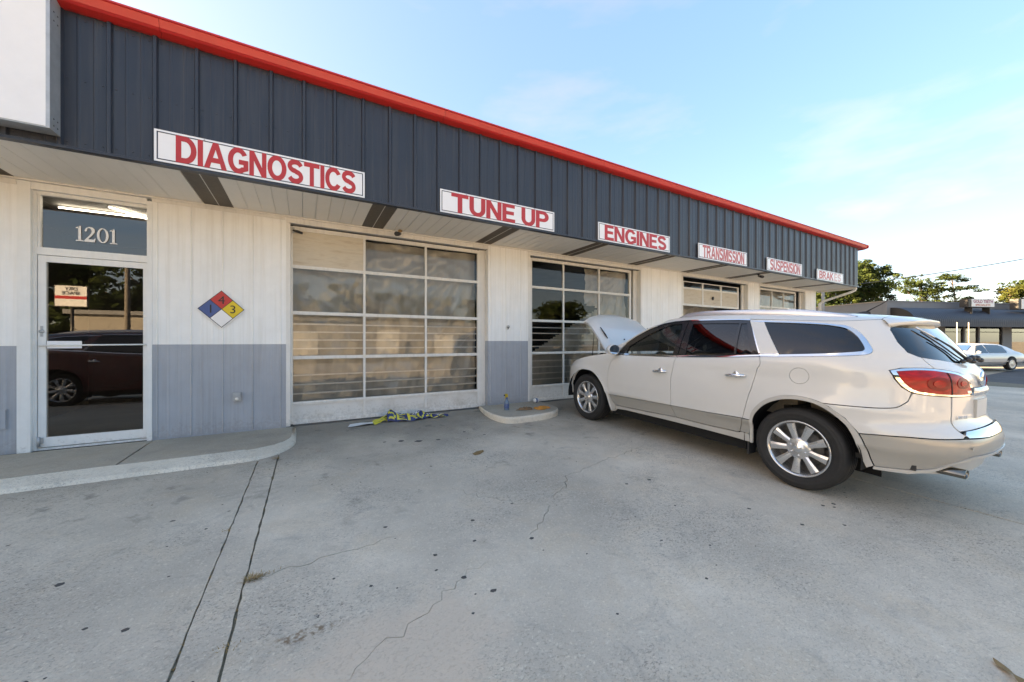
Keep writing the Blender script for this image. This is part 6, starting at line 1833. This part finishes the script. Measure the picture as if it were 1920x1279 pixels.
def rag(name, label, x, y, z, m, w, d, seed):
    r = random.Random(seed); p = [r.uniform(0, 6) for _ in range(6)]
    t = thing(name, label, "rag", (x, y, z))
    G = []
    for i in range(15):
        row = []
        for j in range(13):
            a = 2*math.pi*j/12; k = i/14
            rr = k*(1+.22*math.sin(3*a+p[0])+.12*math.sin(5*a+p[1]))
            h = (.030*abs(math.sin(4*k*math.cos(a)*2+p[2])) + .022*abs(math.sin(5*k*math.sin(a)*2+p[3])))*(1-k**3)+.004
            row.append((w*rr*math.cos(a), d*rr*math.sin(a), h))
        G.append(row)
    obj("cloth", MB().grid(G), m, t)
    return t
rag("rag", "crumpled orange rag on the concrete pad", 3.66, 5.42, .052, "rag_orange", .16, .10, 3)
rag("rag", "dirty brown cloth lying left of the orange rag", 3.36, 5.48, .052, "rag_brown", .15, .07, 6)
cu = thing("crushed_cup", "small crushed blue and white cup on the pad against the second bay door", "cup", (3.93, 6.02, .052))
obj("cup", MB().lathe([(0, -.05), (.036, -.05), (.042, .0), (.040, .045), (.034, .046), (.03, -.03)], 14, 'x', c=(0, 0, .040)), "banner_white", cu)
obj("stripe", MB().lathe([(.0425, -.018), (.0435, .0), (.0425, .015)], 14, 'x', c=(0, 0, .040)), "bottle_label", cu)
sc_ = thing("cardboard_scrap", "flat brown scrap lying on the concrete in front of the first bay door", "scrap", (1.806, 4.02, float(zg(1.806, 4.02))+.002), .4)
obj("scrap", MB().prism([(-.09, -.03, 0), (-.02, -.045, 0), (.08, -.02, .004), (.10, .02, .006), (.02, .05, .002), (-.07, .03, 0)], (0, 0, .003)), "leaf_brown", sc_)

# drips and gum trodden into the concrete
spots = [(.823,2.041,.022),(.93,1.86,.024),(1.40,2.20,.022),(1.03,2.36,.018),(.74,2.33,.020),(.70,2.18,.014),(1.18,3.86,.018),(1.13,2.62,.020),(.52,2.83,.020),(2.72,2.56,.022),(1.53,2.72,.014),(.33,2.22,.014),(.76,1.76,.012),
         (3.0,2.53,.028),(3.26,1.72,.020),(3.36,1.38,.022),(3.65,1.22,.018),(2.2,1.75,.014),(2.45,1.55,.012),(3.9,1.45,.022),(4.02,1.42,.026),(3.95,1.39,.018),(2.75,2.05,.014),(2.1,1.35,.014),(-.75,2.45,.022),(-.92,2.55,.015),(-1.0,2.27,.030),(-1.2,3.05,.030),(-1.5,2.8,.012),(-.62,3.4,.014),(-.86,3.65,.02),(1.1,4.9,.05),(1.3,4.8,.06),(1.55,4.75,.04),(.9,4.95,.03),(2.0,4.95,.03),(2.2,4.7,.028)]
r = random.Random(12)
spots = [(a, b, c*.62) for a, b, c in spots]
for _ in range(90): spots.append((r.uniform(-2.5, 5), r.uniform(1.2, 5.0), r.uniform(.003, .007)))
mb = MB()
for x, y, rr in spots:
    n = 14; z = float(zg(x, y))
    rim = [(x+rr*(1+r.uniform(-.3, .3))*math.cos(2*math.pi*k/n)*1.2, y+rr*(1+r.uniform(-.3, .3))*math.sin(2*math.pi*k/n)) for k in range(n)]
    vv = [(a, b, float(zg(a, b))+.0004) for a, b in rim] + [(x+(a-x)*.6, y+(b-y)*.6, z+.0022) for a, b in rim]
    mb.add(vv, [(k, (k+1) % n, n+(k+1) % n, n+k) for k in range(n)] + [tuple(range(n, 2*n))])
o = obj("ground_spots", mb, "spot_dark", lot); o["kind"] = "stuff"
# dry weeds and grit caught in the joints
mb = MB()
def tuft(x, y, n, h, sp):
    z = float(zg(x, y))-.008
    for _ in range(n):
        a = r.uniform(0, 6.28); px_, py_ = x+r.gauss(0, sp), y+r.gauss(0, sp*.6); L_ = h*r.uniform(.4, 1.2)
        q = Vector((px_, py_, z)); e = q+Vector((math.cos(a)*L_*.9, math.sin(a)*L_*.9, L_*.55)); w = Vector((-math.sin(a), math.cos(a), 0))*.0036
        mb.add([q-w, q+w, e], [(0, 1, 2)])
tuft(-.262, 2.60, 130, .045, .020); tuft(-.20, 2.613, 60, .035, .028); tuft(-.268, 4.86, 50, .04, .02); tuft(-.485, 3.3, 30, .03, .015); tuft(-.31, 2.1, 30, .03, .03)
for _ in range(60):
    y = r.uniform(1.0, 4.8); tuft(-.484+.0122*(y-2) if r.random() < .5 else -.310+.0155*(y-2), y, r.randint(3, 9), .020, .010)
for _ in range(30): tuft(r.uniform(-2.3, -.2), 4.845-.01, 3, .02, .01)
o = obj("dry_weeds", mb, "dry_weed", lot); o["kind"] = "stuff"
# torn peel and bark at the lower right edge
for i, (x, y, m_, lab, nm) in enumerate(((2.447, .267, "peel_pale", "torn pale blue scrap at the lower right edge of the picture", "plastic_scrap"), (2.68, .33, "leaf_brown", "curled brown bark strip above the pale scrap at the lower right edge", "bark_strip"), (2.39, .22, "leaf_brown", "small brown bark flake below the pale scrap at the lower right edge", "bark_strip"))):
    t = thing(nm, lab, "litter", (x, y, float(zg(x, y))+.001), .8*i)
    obj("piece", MB().grid([[(-.07+.14*u, (-.022+.044*v)*(1-.5*u+.35*math.sin(9*u+i)), .004+.014*math.sin(3*u+i)**2+.008*v) for v in np.linspace(0, 1, 4)] for u in np.linspace(0, 1, 10)]), m_, t)
